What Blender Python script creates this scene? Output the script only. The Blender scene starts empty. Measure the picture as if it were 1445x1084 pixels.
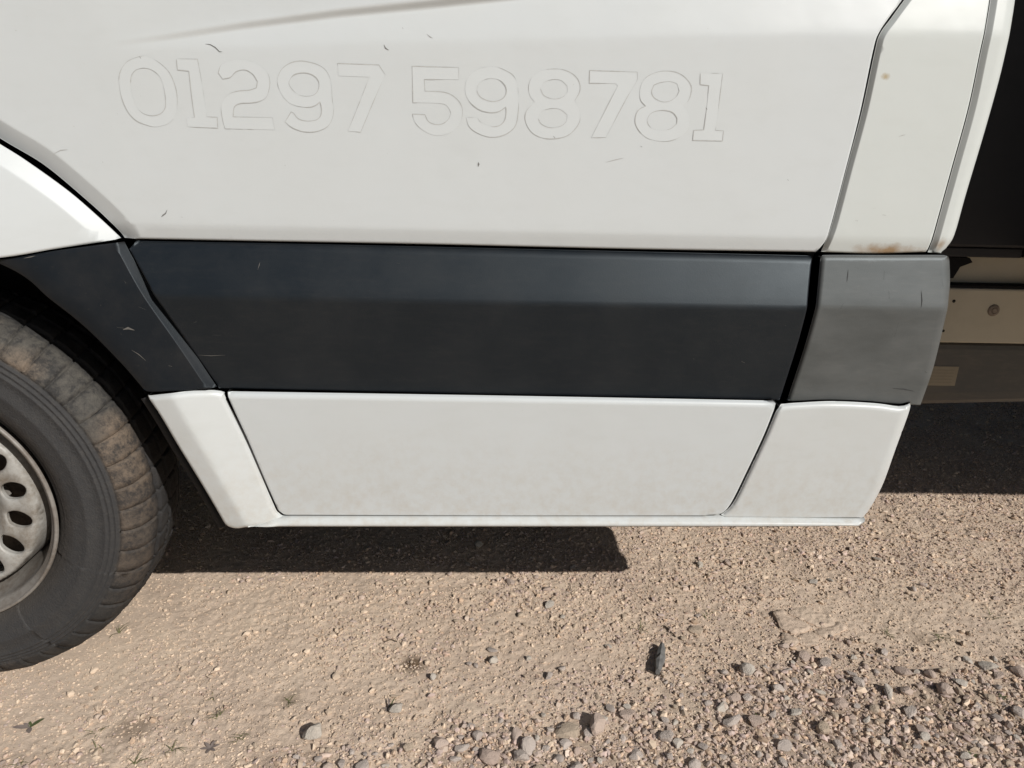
import bpy, math, random
import numpy as np
from mathutils import Matrix, Vector
from mathutils.geometry import delaunay_2d_cdt

random.seed(7)
rng = np.random.default_rng(7)
scene = bpy.context.scene
COL = scene.collection

# ------------------------------------------------------------------ camera
# A pixel of the 1445x1084 photograph gives a direction; distances come from
# the side of the van (y = 0) and the ground (z = 0), set by the wheel size.
FPX = 1090.0
PITCH, YAW, ROLL = math.radians(19.5), math.radians(2.75), math.radians(1.7)
CAM = np.array([0.0, -1.15, 1.0])
_f = np.array([math.sin(YAW) * math.cos(PITCH), math.cos(YAW) * math.cos(PITCH), -math.sin(PITCH)])
_r = np.cross(_f, [0, 0, 1.0]); _r /= np.linalg.norm(_r)
_u = np.cross(_r, _f)
CR = _r * math.cos(ROLL) + _u * math.sin(ROLL)
CU = -_r * math.sin(ROLL) + _u * math.cos(ROLL)
CF = _f
camd = bpy.data.cameras.new('camera')
camo = bpy.data.objects.new('camera', camd)
COL.objects.link(camo)
m = Matrix(((CR[0], CU[0], -CF[0], CAM[0]), (CR[1], CU[1], -CF[1], CAM[1]),
            (CR[2], CU[2], -CF[2], CAM[2]), (0, 0, 0, 1)))
camo.matrix_world = m
camd.sensor_width = 36.0
camd.lens = 36.0 * FPX / 1445.0
camd.clip_start = 0.02
camd.clip_end = 2000
scene.camera = camo

# ------------------------------------------------------------------ light
SUN_TO = np.array([0.316, -0.372, 0.336]); SUN_TO /= np.linalg.norm(SUN_TO)
SUN_EL = math.asin(SUN_TO[2])
world = bpy.data.worlds.new('World'); scene.world = world
world.use_nodes = True
wn = world.node_tree
wn.nodes.clear()
sky = wn.nodes.new('ShaderNodeTexSky'); sky.sky_type = 'NISHITA'
sky.sun_disc = False
sky.sun_elevation = SUN_EL
sky.sun_rotation = math.atan2(SUN_TO[0], SUN_TO[1])
sky.air_density = 1.0; sky.dust_density = 1.2; sky.ozone_density = 1.0
bg = wn.nodes.new('ShaderNodeBackground'); bg.inputs['Strength'].default_value = 0.05
wo = wn.nodes.new('ShaderNodeOutputWorld')
wn.links.new(sky.outputs['Color'], bg.inputs['Color'])
wn.links.new(bg.outputs['Background'], wo.inputs['Surface'])
sund = bpy.data.lights.new('sun', 'SUN'); sund.energy = 5.0; sund.angle = math.radians(0.53)
sund.color = (1.0, 0.965, 0.915)
suno = bpy.data.objects.new('sun', sund); COL.objects.link(suno)
suno.location = Vector(SUN_TO) * 10
suno.rotation_euler = Vector(SUN_TO).to_track_quat('Z', 'Y').to_euler()
scene.view_settings.view_transform = 'Standard'
scene.view_settings.look = 'None'
scene.view_settings.gamma = 1.0
scene.view_settings.exposure = -0.31
scene.view_settings.use_curve_mapping = False

# ------------------------------------------------------------------ helpers
def rayd(px, py):
    return CF + CR * (px - 722.5) / FPX - CU * (py - 542.0) / FPX

def on_y(px, py, Y=0.0):
    d = rayd(px, py); return CAM + d * ((Y - CAM[1]) / d[1])

def on_z(px, py, Z=0.0):
    d = rayd(px, py); return CAM + d * ((Z - CAM[2]) / d[2])

def proj(P):
    v = np.atleast_2d(P) - CAM
    w = np.maximum(v @ CF, 1e-3)
    return 722.5 + FPX * (v @ CR) / w, 542.0 - FPX * (v @ CU) / w

def hit(px, py, f):
    Y = 0.0
    for _ in range(14):
        P = on_y(px, py, Y); Y = float(f(np.array([P[0]]), np.array([P[2]]))[0])
    return on_y(px, py, Y)

def sstep(t):
    t = np.clip(t, 0, 1); return t * t * (3 - 2 * t)

def softplus(v, k):
    """smooth max(0, v) with blend width k"""
    return 0.5 * (v + np.sqrt(v * v + k * k))

def tag(o, label=None, cat=None, group=None, kind=None):
    if label: o['label'] = label
    if cat: o['category'] = cat
    if group: o['group'] = group
    if kind: o['kind'] = kind
    return o

def link(name, me, mat=None, parent=None):
    o = bpy.data.objects.new(name, me); COL.objects.link(o)
    if mat is not None and not me.materials: me.materials.append(mat)
    if parent is not None: o.parent = parent
    return o

def mesh_from(name, V, F, mat=None, parent=None, smooth=False):
    me = bpy.data.meshes.new(name)
    me.from_pydata([tuple(v) for v in V], [], [tuple(f) for f in F])
    if smooth: me.polygons.foreach_set('use_smooth', np.ones(len(me.polygons), bool))
    me.update()
    return link(name, me, mat, parent)

def fast_tris(name, V, T, mat, parent=None, colors=None, smooth=False):
    me = bpy.data.meshes.new(name)
    V = np.asarray(V, np.float32); T = np.asarray(T, np.int32); k = T.shape[1]
    me.vertices.add(len(V)); me.vertices.foreach_set('co', V.ravel())
    me.loops.add(T.size); me.loops.foreach_set('vertex_index', T.ravel())
    me.polygons.add(len(T)); me.polygons.foreach_set('loop_start', np.arange(0, T.size, k, dtype=np.int32))
    me.polygons.foreach_set('use_smooth', np.full(len(T), smooth, bool))
    if colors is not None:
        a = me.color_attributes.new('tone', 'FLOAT_COLOR', 'POINT')
        a.data.foreach_set('color', np.asarray(colors, np.float32).ravel())
    me.update(calc_edges=True); me.validate()
    return link(name, me, mat, parent)

def box_data(x0, x1, y0, y1, z0, z1, b=0.0):
    """box with chamfered edges (b) as verts, faces"""
    if b <= 0:
        V = [(x, y, z) for x in (x0, x1) for y in (y0, y1) for z in (z0, z1)]
        F = [(0, 1, 3, 2), (4, 6, 7, 5), (0, 4, 5, 1), (2, 3, 7, 6), (0, 2, 6, 4), (1, 5, 7, 3)]
        return V, F
    import bmesh
    bm = bmesh.new(); bmesh.ops.create_cube(bm, size=1)
    for v in bm.verts:
        v.co = ((x0 + x1) / 2 + v.co.x * (x1 - x0), (y0 + y1) / 2 + v.co.y * (y1 - y0), (z0 + z1) / 2 + v.co.z * (z1 - z0))
    bmesh.ops.bevel(bm, geom=bm.edges[:], offset=b, segments=2, affect='EDGES', profile=0.5)
    bm.verts.index_update()
    V = [tuple(v.co) for v in bm.verts]; F = [tuple(v.index for v in f.verts) for f in bm.faces]
    bm.free(); return V, F

def box(name, x0, x1, y0, y1, z0, z1, mat, parent, b=0.004):
    V, F = box_data(x0, x1, y0, y1, z0, z1, b)
    return mesh_from(name, V, F, mat, parent)

def lathe_y(prof, n, a0=0.0, a1=2 * math.pi):
    """profile [(r, y)] turned round the y axis"""
    closed = abs(a1 - a0 - 2 * math.pi) < 1e-6
    A = np.linspace(a0, a1, n + (0 if closed else 1), endpoint=not closed)
    V = [(r * math.cos(a), y, r * math.sin(a)) for a in A for r, y in prof]
    k = len(prof); F = []
    for i in range(n):
        j = (i + 1) % len(A)
        for q in range(k - 1):
            F.append((i * k + q, i * k + q + 1, j * k + q + 1, j * k + q))
    return V, F

# smooth lattice noise (numpy)
def vnoise(x, y, scale, seed):
    g = np.random.default_rng(seed).random((256, 256))
    u = x / scale; v = y / scale
    i = np.floor(u).astype(int); j = np.floor(v).astype(int)
    fu = sstep(u - i); fv = sstep(v - j)
    a = g[i % 256, j % 256]; b = g[(i + 1) % 256, j % 256]; c = g[i % 256, (j + 1) % 256]; d = g[(i + 1) % 256, (j + 1) % 256]
    return (a * (1 - fu) + b * fu) * (1 - fv) + (c * (1 - fu) + d * fu) * fv - 0.5

# ------------------------------------------------------------------ materials
def new_mat(name):
    mt = bpy.data.materials.new(name); mt.use_nodes = True
    nt = mt.node_tree; b = nt.nodes['Principled BSDF']
    return mt, nt, b

def N(nt, t, **kw):
    n = nt.nodes.new(t)
    for k, v in kw.items():
        if k in n.inputs: n.inputs[k].default_value = v
        else: setattr(n, k, v)
    return n

def noise(nt, scale, detail=4, rough=0.55, coord=None, dist=0.0):
    n = N(nt, 'ShaderNodeTexNoise'); n.inputs['Scale'].default_value = scale
    n.inputs['Detail'].default_value = detail; n.inputs['Roughness'].default_value = rough
    n.inputs['Distortion'].default_value = dist
    if coord is not None: nt.links.new(coord, n.inputs['Vector'])
    return n

def geo_pos(nt):
    return N(nt, 'ShaderNodeNewGeometry').outputs['Position']

def ramp(nt, src, stops, mode='LINEAR'):
    r = N(nt, 'ShaderNodeValToRGB'); r.color_ramp.interpolation = mode
    el = r.color_ramp.elements
    while len(el) > 1: el.remove(el[-1])
    el[0].position = stops[0][0]; el[0].color = stops[0][1]
    for p, c in stops[1:]:
        e = el.new(p); e.color = c
    nt.links.new(src, r.inputs['Fac']); return r

def g(v): return (v, v, v, 1)

def mixc(nt, fac, a, b, mode='MIX'):
    mx = N(nt, 'ShaderNodeMix'); mx.data_type = 'RGBA'; mx.blend_type = mode
    for s, v in (('Factor', fac),):
        if isinstance(v, (int, float)): mx.inputs[0].default_value = v
        else: nt.links.new(v, mx.inputs[0])
    for idx, v in ((6, a), (7, b)):
        if isinstance(v, tuple): mx.inputs[idx].default_value = v
        else: nt.links.new(v, mx.inputs[idx])
    return mx.outputs[2]

def mapping(nt, coord, scale):
    mp = N(nt, 'ShaderNodeMapping'); mp.inputs['Scale'].default_value = scale
    nt.links.new(coord, mp.inputs['Vector']); return mp.outputs['Vector']

def math_(nt, op, a, b=None, clamp=False):
    n = N(nt, 'ShaderNodeMath'); n.operation = op; n.use_clamp = clamp
    for i, v in enumerate((a, b)):
        if v is None: continue
        if isinstance(v, (int, float)): n.inputs[i].default_value = v
        else: nt.links.new(v, n.inputs[i])
    return n.outputs[0]

def paint_mat(name, base=(0.565, 0.598, 0.608, 1), grime=0.16, stains=(), rough=0.33):
    mt, nt, b = new_mat(name)
    pos = geo_pos(nt)
    n1 = noise(nt, 3.5, 5, 0.6, pos)
    n2 = noise(nt, 1.0, 6, 0.65, mapping(nt, pos, (14, 14, 42)))
    f1 = ramp(nt, n1.outputs['Fac'], [(0.42, g(0)), (0.75, g(1))]).outputs['Color']
    f2 = ramp(nt, n2.outputs['Fac'], [(0.5, g(0)), (0.78, g(1))]).outputs['Color']
    c = mixc(nt, math_(nt, 'MULTIPLY', f1, grime), base, (base[0] * .86, base[1] * .83, base[2] * .76, 1))
    c = mixc(nt, math_(nt, 'MULTIPLY', f2, grime * .8), c, (base[0] * .80, base[1] * .79, base[2] * .75, 1))
    # splashed road dirt low down on the panels, with a ragged upper limit
    sep = N(nt, 'ShaderNodeSeparateXYZ'); nt.links.new(pos, sep.inputs[0])
    n3 = noise(nt, 9, 6, 0.7, pos)
    hgt = math_(nt, 'ADD', sep.outputs['Z'], math_(nt, 'MULTIPLY', n3.outputs['Fac'], -0.22))
    low = ramp(nt, hgt, [(0.22, g(1)), (0.42, g(0))]).outputs['Color']
    n4 = noise(nt, 60, 5, 0.7, pos)
    low = math_(nt, 'MULTIPLY', low, ramp(nt, n4.outputs['Fac'], [(0.4, g(0.1)), (0.7, g(1))]).outputs['Color'])
    c = mixc(nt, math_(nt, 'MULTIPLY', low, 0.40), c, (0.42, 0.36, 0.28, 1))
    # tiny specks
    sp = noise(nt, 230, 2, 0.5, pos)
    spk = ramp(nt, sp.outputs['Fac'], [(0.76, g(0)), (0.80, g(1))]).outputs['Color']
    c = mixc(nt, math_(nt, 'MULTIPLY', spk, 0.35), c, (0.30, 0.28, 0.25, 1))
    for (cx, cy, cz, rx, rz, col, amt, ns) in stains:
        sb = N(nt, 'ShaderNodeVectorMath', operation='SUBTRACT'); nt.links.new(pos, sb.inputs[0]); sb.inputs[1].default_value = (cx, cy, cz)
        dv = mapping(nt, sb.outputs[0], (1 / rx, 0.0, 1 / rz))
        ln = N(nt, 'ShaderNodeVectorMath', operation='LENGTH'); nt.links.new(dv, ln.inputs[0])
        nn = noise(nt, ns, 5, 0.65, pos)
        d = math_(nt, 'ADD', ln.outputs['Value'], math_(nt, 'MULTIPLY', nn.outputs['Fac'], 1.2))
        fm = ramp(nt, math_(nt, 'MULTIPLY', d, 0.5), [(0.35, g(1)), (0.72, g(0))]).outputs['Color']
        c = mixc(nt, math_(nt, 'MULTIPLY', fm, amt), c, col)
    nt.links.new(c, b.inputs['Base Color'])
    rr = ramp(nt, n1.outputs['Fac'], [(0.3, g(rough - .05)), (0.8, g(rough + .14))])
    nt.links.new(rr.outputs['Color'], b.inputs['Roughness'])
    b.inputs['Specular IOR Level'].default_value = 0.4
    # slight orange peel and pressing unevenness
    bn = noise(nt, 7, 3, 0.5, pos)
    bp = N(nt, 'ShaderNodeBump'); bp.inputs['Strength'].default_value = 0.16; bp.inputs['Distance'].default_value = 0.01
    nt.links.new(bn.outputs['Fac'], bp.inputs['Height']); nt.links.new(bp.outputs['Normal'], b.inputs['Normal'])
    return mt

def plastic_mat(name, base, rough=0.5, dust=(0.20, 0.17, 0.14, 1), amt=0.12, streak=True, spec=0.35, patch=0.0):
    mt, nt, b = new_mat(name)
    pos = geo_pos(nt)
    n1 = noise(nt, 6, 6, 0.65, pos); n2 = noise(nt, 1.0, 5, 0.6, mapping(nt, pos, (30, 30, 160)) if streak else pos)
    n3 = noise(nt, 150, 4, 0.7, pos)
    f = ramp(nt, n1.outputs['Fac'], [(0.45, g(0)), (0.8, g(1))]).outputs['Color']
    c = mixc(nt, math_(nt, 'MULTIPLY', f, amt), base, dust)
    f2 = ramp(nt, n2.outputs['Fac'], [(0.5, g(0)), (0.85, g(1))]).outputs['Color']
    c = mixc(nt, math_(nt, 'MULTIPLY', f2, amt * .7), c, dust)
    f3 = ramp(nt, n3.outputs['Fac'], [(0.66, g(0)), (0.74, g(1))]).outputs['Color']
    c = mixc(nt, math_(nt, 'MULTIPLY', f3, amt * .8), c, dust)
    if patch:
        n5 = noise(nt, 1.0, 5, 0.6, mapping(nt, pos, (9, 9, 22)))
        c = mixc(nt, math_(nt, 'MULTIPLY', ramp(nt, n5.outputs['Fac'], [(0.4, g(0)), (0.65, g(1))]).outputs['Color'], patch), c,
                 (base[0] * .62, base[1] * .62, base[2] * .60, 1))
    nt.links.new(c, b.inputs['Base Color'])
    b.inputs['Specular IOR Level'].default_value = spec
    b.inputs['Specular Tint'].default_value = (0.82, 0.93, 1.0, 1)
    nt.links.new(ramp(nt, n1.outputs['Fac'], [(0.3, g(rough - .06)), (0.8, g(rough + .12))]).outputs['Color'], b.inputs['Roughness'])
    bp = N(nt, 'ShaderNodeBump'); bp.inputs['Strength'].default_value = 0.12; bp.inputs['Distance'].default_value = 0.001
    nt.links.new(noise(nt, 900, 2, 0.5, pos).outputs['Fac'], bp.inputs['Height']); nt.links.new(bp.outputs['Normal'], b.inputs['Normal'])
    return mt

def simple_mat(name, col, rough=0.6, metal=0.0, spec=0.4, var=0.25, scale=30):
    mt, nt, b = new_mat(name)
    tc = N(nt, 'ShaderNodeTexCoord').outputs['Object']
    n1 = noise(nt, scale, 5, 0.65, tc)
    c = mixc(nt, n1.outputs['Fac'], (col[0] * (1 - var), col[1] * (1 - var), col[2] * (1 - var), 1),
             (min(1, col[0] * (1 + var)), min(1, col[1] * (1 + var)), min(1, col[2] * (1 + var)), 1))
    nt.links.new(c, b.inputs['Base Color'])
    b.inputs['Roughness'].default_value = rough; b.inputs['Metallic'].default_value = metal
    b.inputs['Specular IOR Level'].default_value = spec
    return mt

M = {}
P_rust = on_y(1250, 353, 0.01); P_rust2 = on_y(1329, 352, 0.012); P_spot = on_y(1250, 108, 0.0)
RUST = (0.30, 0.20, 0.11, 1)
M['paint'] = paint_mat('white_paint')
M['paint_pillar'] = paint_mat('white_paint_pillar', base=(0.56, 0.595, 0.585, 1), stains=(
    (P_rust[0], 0, P_rust[2], 0.075, 0.016, RUST, 0.95, 55), (P_rust2[0], 0, P_rust2[2] + .006, 0.012, 0.016, RUST, 0.7, 80),
    (P_spot[0], 0, P_spot[2], 0.010, 0.007, (0.36, 0.28, 0.15, 1), 0.8, 120)))
M['paint_sill'] = paint_mat('white_paint_sill', base=(0.57, 0.598, 0.60, 1), grime=0.3)
M['black'] = plastic_mat('black_plastic', (0.0058, 0.0082, 0.0115, 1), rough=0.46, amt=0.04, spec=.46)
M['black_arch'] = plastic_mat('black_plastic_arch', (0.0075, 0.0097, 0.0130, 1), rough=0.42, spec=.28, dust=(0.12, 0.10, 0.08, 1), amt=0.16, streak=False)
M['grey'] = plastic_mat('faded_grey_plastic', (0.098, 0.103, 0.102, 1), rough=0.46, spec=.4, dust=(0.22, 0.21, 0.19, 1), amt=0.18, patch=0.5)
M['seal'] = simple_mat('rubber_seal', (0.012, 0.012, 0.013), 0.7)
M['under'] = simple_mat('underbody_black', (0.010, 0.010, 0.011), 0.85, spec=0.2)
M['glass'] = simple_mat('window_glass', (0.02, 0.025, 0.025), 0.06, spec=0.6, var=0.05)

# ------------------------------------------------------------------ the side of the van as height fields  y = f(x, z)
def zline(pts, y0=0.0):
    W = np.array([on_y(px, py, y0) for px, py in pts])
    return lambda x: np.interp(x, W[:, 0], W[:, 2])

Z_FOLD = zline([(-400, 300), (176, 317), (482, 322), (964, 332), (1320, 340)])          # lower fold of the door skin
Z_CREASE = zline([(-300, 82), (160, 70), (482, 61), (964, 50), (1300, 47), (1430, 47)])  # upper crease
Z_SWOOSH = zline([(-300, 84), (120, 70), (240, 54), (340, 39), (480, 21), (600, 9), (720, -4), (900, -26), (1250, -90)])
Z_STRIP = zline([(0, 410), (217, 413), (482, 418), (964, 430), (1340, 435)], -0.01)
Z_DOORBOT = zline([(0, 337), (180, 339), (600, 346), (1148, 358), (1340, 360)])
Z_LOWTOP = zline([(100, 550), (310, 552), (700, 560), (1096, 569), (1290, 573)], -0.01)

def f_door(x, z):
    zf = Z_FOLD(x); zc = Z_CREASE(x); zs = Z_SWOOSH(x)
    y = 0.30 * softplus(zf - z, 0.004)
    tilt = 0.20 * softplus(z - zc, 0.006)
    dep = 0.20 * np.maximum(zs - zc, 0.0)
    w = 0.009 + 0.10 * np.maximum(zs - zc, 0)
    back = dep * sstep((z - zs + w * .3) / w) + 0.16 * softplus(z - zs - w, 0.01)
    y = y + sstep((zs - zc) / 0.012) * (tilt - np.maximum(back, 0))
    y = y + 0.012 * ((z - 0.96) ** 2) * 1.2 + 0.002 * (x - .1) ** 2
    return y

def f_strip(x, z):
    zf = Z_STRIP(x); zt = Z_DOORBOT(x)
    return -0.022 + 0.36 * softplus(z - zf, 0.003) + 0.15 * softplus(zf - z, 0.003)

def f_low(x, z):
    zt = Z_LOWTOP(x)
    return -0.013 + 0.105 * np.maximum(zt - z, 0) + 0.03 * np.maximum(zt - z, 0) ** 2

def f_pillar(x, z):
    return f_door(x, z)

WX, WZ = -0.907, 0.352      # hub of the front wheel
XG = hit(168, 337, f_door)

def f_fender(x, z):
    return 0.003 + 0.24 * np.minimum(x - XG[0], 0) + 0.12 * (z - XG[2]) * sstep((z - .7) / .3)

_e0 = on_y(163, 350, -.005); _e1 = on_y(300, 547, -.012)
def f_archstrip(x, z):
    xe = _e0[0] + (z - _e0[2]) * (_e1[0] - _e0[0]) / (_e1[2] - _e0[2])
    base = -0.015 + 0.09 * softplus(z - Z_STRIP(x), 0.02)
    return base + 0.10 * np.minimum(x - xe, 0)

_r0 = on_y(252, 560, -.012); _r1 = on_y(347, 745, -.01)
_rd = np.array([_r1[0] - _r0[0], _r1[2] - _r0[2]]); _rd /= np.linalg.norm(_rd)
def f_frontsill(x, z):
    s = -((x - _r0[0]) * (_rd[1]) - (z - _r0[2]) * _rd[0])   # >0 right of the ridge
    return f_low(x, z) - 0.018 + 0.36 * softplus(s, 0.004) + 0.14 * softplus(-s, 0.004)

_c0 = on_y(1395, 0, 0); _c1 = on_y(1308, 358, 0.01)
def f_corner(x, z):
    xs = _c0[0] + (z - _c0[2]) * (_c1[0] - _c0[0]) / (_c1[2] - _c0[2])
    return f_door(x, z) + 0.012 + 0.10 * np.maximum(x - xs, 0)

def f_rearstrip(x, z):
    zf = Z_STRIP(x)
    return -0.015 + 0.25 * softplus(z - zf, 0.003) + 0.12 * softplus(zf - z, 0.003)

# ------------------------------------------------------------------ sheet panels from outlines
def catmull(P, step, closed=False):
    P = np.asarray(P, float)
    if len(P) == 2 and not closed:
        n = max(1, int(np.linalg.norm(P[1] - P[0]) / step)); t = np.linspace(0, 1, n + 1)[:, None]
        return P[0] * (1 - t) + P[1] * t
    out = []
    n = len(P); rng_ = range(n if closed else n - 1)
    for i in rng_:
        p1, p2 = P[i], P[(i + 1) % n]
        p0 = P[i - 1] if (closed or i > 0) else 2 * p1 - p2
        p3 = P[(i + 2) % n] if (closed or i + 2 < n) else 2 * p2 - p1
        k = max(1, int(np.linalg.norm(p2 - p1) / step))
        for t in np.arange(k) / k:
            out.append(0.5 * ((2 * p1) + (-p0 + p2) * t + (2 * p0 - 5 * p1 + 4 * p2 - p3) * t * t + (-p0 + 3 * p1 - 3 * p2 + p3) * t ** 3))
    if not closed: out.append(P[-1])
    return np.array(out)

def seg_dist(Q, A, B):
    """distance of points Q (N,2) to segments A-B (M,2): min over M"""
    out = np.full(len(Q), 1e9)
    d = B - A; L = np.maximum((d ** 2).sum(1), 1e-12)
    for s in range(0, len(Q), 4000):
        q = Q[s:s + 4000]
        t = np.clip(((q[:, None] - A[None]) * d[None]).sum(2) / L[None], 0, 1)
        c = A[None] + t[..., None] * d[None]
        out[s:s + 4000] = np.sqrt(((q[:, None] - c) ** 2).sum(2)).min(1)
    return out

def inside(Q, poly):
    x, y = Q[:, 0], Q[:, 1]; r = np.zeros(len(Q), bool); n = len(poly)
    for i in range(n):
        x0, y0 = poly[i]; x1, y1 = poly[(i + 1) % n]
        if y0 == y1: continue
        c = ((y0 > y) != (y1 > y)) & (x < (x1 - x0) * (y - y0) / (y1 - y0) + x0); r ^= c
    return r

def cdt(poly_loops, pts):
    """triangulate outer loop with holes and inner points"""
    V = []; E = []
    for lp in poly_loops:
        o = len(V); V += [tuple(p) for p in lp]; E += [(o + i, o + (i + 1) % len(lp)) for i in range(len(lp))]
    nb = len(V)
    V += [tuple(p) for p in pts]
    res = delaunay_2d_cdt([Vector(v) for v in V], E, [], 0, 1e-7)
    W = np.array([(v[0], v[1]) for v in res[0]]); T = np.array([f for f in res[2] if len(f) == 3])
    C = W[T].mean(1)
    keep = inside(C, poly_loops[0])
    for h in poly_loops[1:]: keep &= ~inside(C, h)
    return W, T[keep]

def panel(name, chains, f, mat, parent, grid=0.008, flange=0.022, label=None, flanges=None, extra=None):
    """chains: [(points, roll width, roll depth)] round the outline; points are photo
    pixels or ('w', x, z).  The sheet follows f and rolls in along each chain."""
    loops = []; cid = []
    for k, (pts, w, d, *_) in enumerate(chains):
        W = []
        for p in pts:
            if p[0] == 'w': W.append((p[1], p[2]))
            else:
                h = hit(p[0], p[1], f); W.append((h[0], h[2]))
        c = catmull(W, 0.006)
        loops.append(c[:-1]); cid += [k] * (len(c) - 1)
    B = np.vstack(loops); cid = np.array(cid)
    keep = np.linalg.norm(B - np.roll(B, 1, 0), axis=1) > 2e-4
    B = B[keep]; cid = cid[keep]
    area = 0.5 * (B[:, 0] * np.roll(B[:, 1], -1) - np.roll(B[:, 0], -1) * B[:, 1]).sum()
    sgn = 1 if area > 0 else -1
    Bn = np.roll(B, -1, 0)
    segs = [(B[cid == k], Bn[cid == k]) for k in range(len(chains))]
    def full(Q):
        y = f(Q[:, 0], Q[:, 1]); add = np.zeros(len(Q))
        for k, (_, w, d, *lin) in enumerate(chains):
            if w <= 0 or not len(segs[k][0]): continue
            t = np.clip(seg_dist(Q, *segs[k]) / w, 0, 1)
            if lin:
                add = np.maximum(add, d * (softplus(1 - t, .05) - .5 * .05))
            else:
                add = np.maximum(add, d * (1 - np.sqrt(np.clip(1 - (1 - t) ** 2, 0, 1))))
        return y + add
    # rings for the rolled edges
    T = Bn - B; nrm = np.stack([-T[:, 1], T[:, 0]], 1) * sgn; nrm /= np.maximum(np.linalg.norm(nrm, axis=1)[:, None], 1e-9)
    vn = nrm + np.roll(nrm, 1, 0); vn /= np.maximum(np.linalg.norm(vn, axis=1)[:, None], 1e-9)
    ring = []; 
    for fr in (0.06, 0.16, 0.32, 0.55, 0.8, 0.92, 1.0, 1.08, 1.35):
        wk = np.array([chains[k][1] for k in cid]); sel = wk > 0
        off = B[sel] + vn[sel] * (wk[sel] * fr)[:, None]
        ok = inside(off, B); off = off[ok]; wf = (wk[sel] * fr)[ok]
        ok = seg_dist(off, B, Bn) > wf * 0.93
        ring.append(off[ok])
    ring = np.vstack(ring) if ring else np.zeros((0, 2))
    mn, mx = B.min(0), B.max(0)
    gx, gz = np.meshgrid(np.arange(mn[0], mx[0], grid), np.arange(mn[1], mx[1], grid))
    G = np.stack([gx.ravel(), gz.ravel()], 1); G[:, 0] += (np.round((G[:, 1] - mn[1]) / grid) % 2) * grid * .5
    G = G[inside(G, B)]; G = G[seg_dist(G, B, Bn) > max(0.0035, 0.0)]
    for k, ch in enumerate(chains):
        if len(ch) > 3 and len(G): G = G[seg_dist(G, *segs[k]) > ch[1] * 1.6]
    if extra is not None:
        E = extra[inside(extra, B)]; E = E[seg_dist(E, B, Bn) > 0.02]
        key2 = set(map(tuple, np.round(E / 0.005).astype(int)))
        G = G[[tuple(q) not in key2 for q in np.round(G / 0.005).astype(int)]]
        ring = np.vstack([ring, E])
    if len(ring):
        key = set(map(tuple, np.round(ring / 0.004).astype(int)))
        G = G[[tuple(q) not in key for q in np.round(G / 0.004).astype(int)]]
    W, Tr = cdt([B], np.vstack([ring, G]))
    y = full(W); e = 6e-4
    dx = (full(W + [e, 0]) - full(W - [e, 0])) / (2 * e); dz = (full(W + [0, e]) - full(W - [0, e])) / (2 * e)
    nn = np.stack([dx, -np.ones(len(W)), dz], 1); nn /= np.linalg.norm(nn, axis=1)[:, None]
    V = np.stack([W[:, 0], y, W[:, 1]], 1)
    a, b_, c_ = V[Tr[:, 0]], V[Tr[:, 1]], V[Tr[:, 2]]
    flip = np.cross(b_ - a, c_ - a)[:, 1] > 0
    Tr[flip] = Tr[flip][:, ::-1]
    # flange running inwards round the outline
    yb = full(B); n0 = len(V); nb = len(B)
    fl = np.array([(flanges[k] if flanges else flange) for k in cid])
    F1 = np.stack([B[:, 0], yb, B[:, 1]], 1); F2 = np.stack([B[:, 0], yb + fl, B[:, 1]], 1)
    V = np.vstack([V, F1, F2])
    on = np.stack([-vn[:, 0], np.zeros(nb), -vn[:, 1]], 1)
    nn = np.vstack([nn, on, on])
    i = np.arange(nb); j = (i + 1) % nb
    qa = np.stack([n0 + i, n0 + j, n0 + nb + j], 1); qb = np.stack([n0 + i, n0 + nb + j, n0 + nb + i], 1)
    if sgn < 0: qa, qb = qa[:, ::-1], qb[:, ::-1]
    Tall = np.vstack([Tr, qa, qb])
    me = bpy.data.meshes.new(name)
    me.from_pydata(V.tolist(), [], Tall.tolist())
    me.polygons.foreach_set('use_smooth', np.ones(len(me.polygons), bool))
    me.update()
    me.normals_split_custom_set_from_vertices(nn.tolist())
    o = link(name, me, mat, parent)
    if label: o['label'] = label
    return o, full

# ================================================================== GROUND
Y_COARSE = np.array([(300, 1110), (380, 1085), (430, 1058), (540, 1054), (640, 1026), (740, 1016), (830, 996), (900, 975), (1000, 964),
                     (1060, 945), (1170, 905), (1230, 900), (1290, 942), (1360, 930), (1445, 925), (1800, 900)], float)
def gravel_maps(x, y):
    """coarse and fine gravel cover at ground points"""
    px, py = proj(np.stack([x, y, np.zeros_like(x)], 1))
    n = vnoise(x, y, 0.09, 3) + .5 * vnoise(x, y, 0.04, 4)
    n2 = vnoise(x, y, 0.16, 5) + .6 * vnoise(x, y, 0.05, 6) + .5 * vnoise(x, y, 0.02, 7)
    coarse = sstep((py - np.interp(px, Y_COARSE[:, 0], Y_COARSE[:, 1]) + 25 + 95 * n2) / 85)
    fine = np.clip(np.interp(px, [-300, 150, 420, 620, 900, 1445], [.18, .2, .36, .62, .85, .95]) + 1.1 * n, 0.06, 1)
    sand = np.exp(-(((px - 1200) / 150) ** 2 + ((py - 872) / 42) ** 2)) + np.exp(-(((px - 1390) / 120) ** 2 + ((py - 885) / 40) ** 2)) \
        + .7 * np.exp(-(((px - 960) / 90) ** 2 + ((py - 1050) / 30) ** 2)) + .6 * np.exp(-(((px - 560) / 120) ** 2 + ((py - 980) / 40) ** 2))
    fine = fine * (1 - .92 * np.clip(sand, 0, 1))
    return coarse, fine, np.clip(sand, 0, 1)

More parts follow.
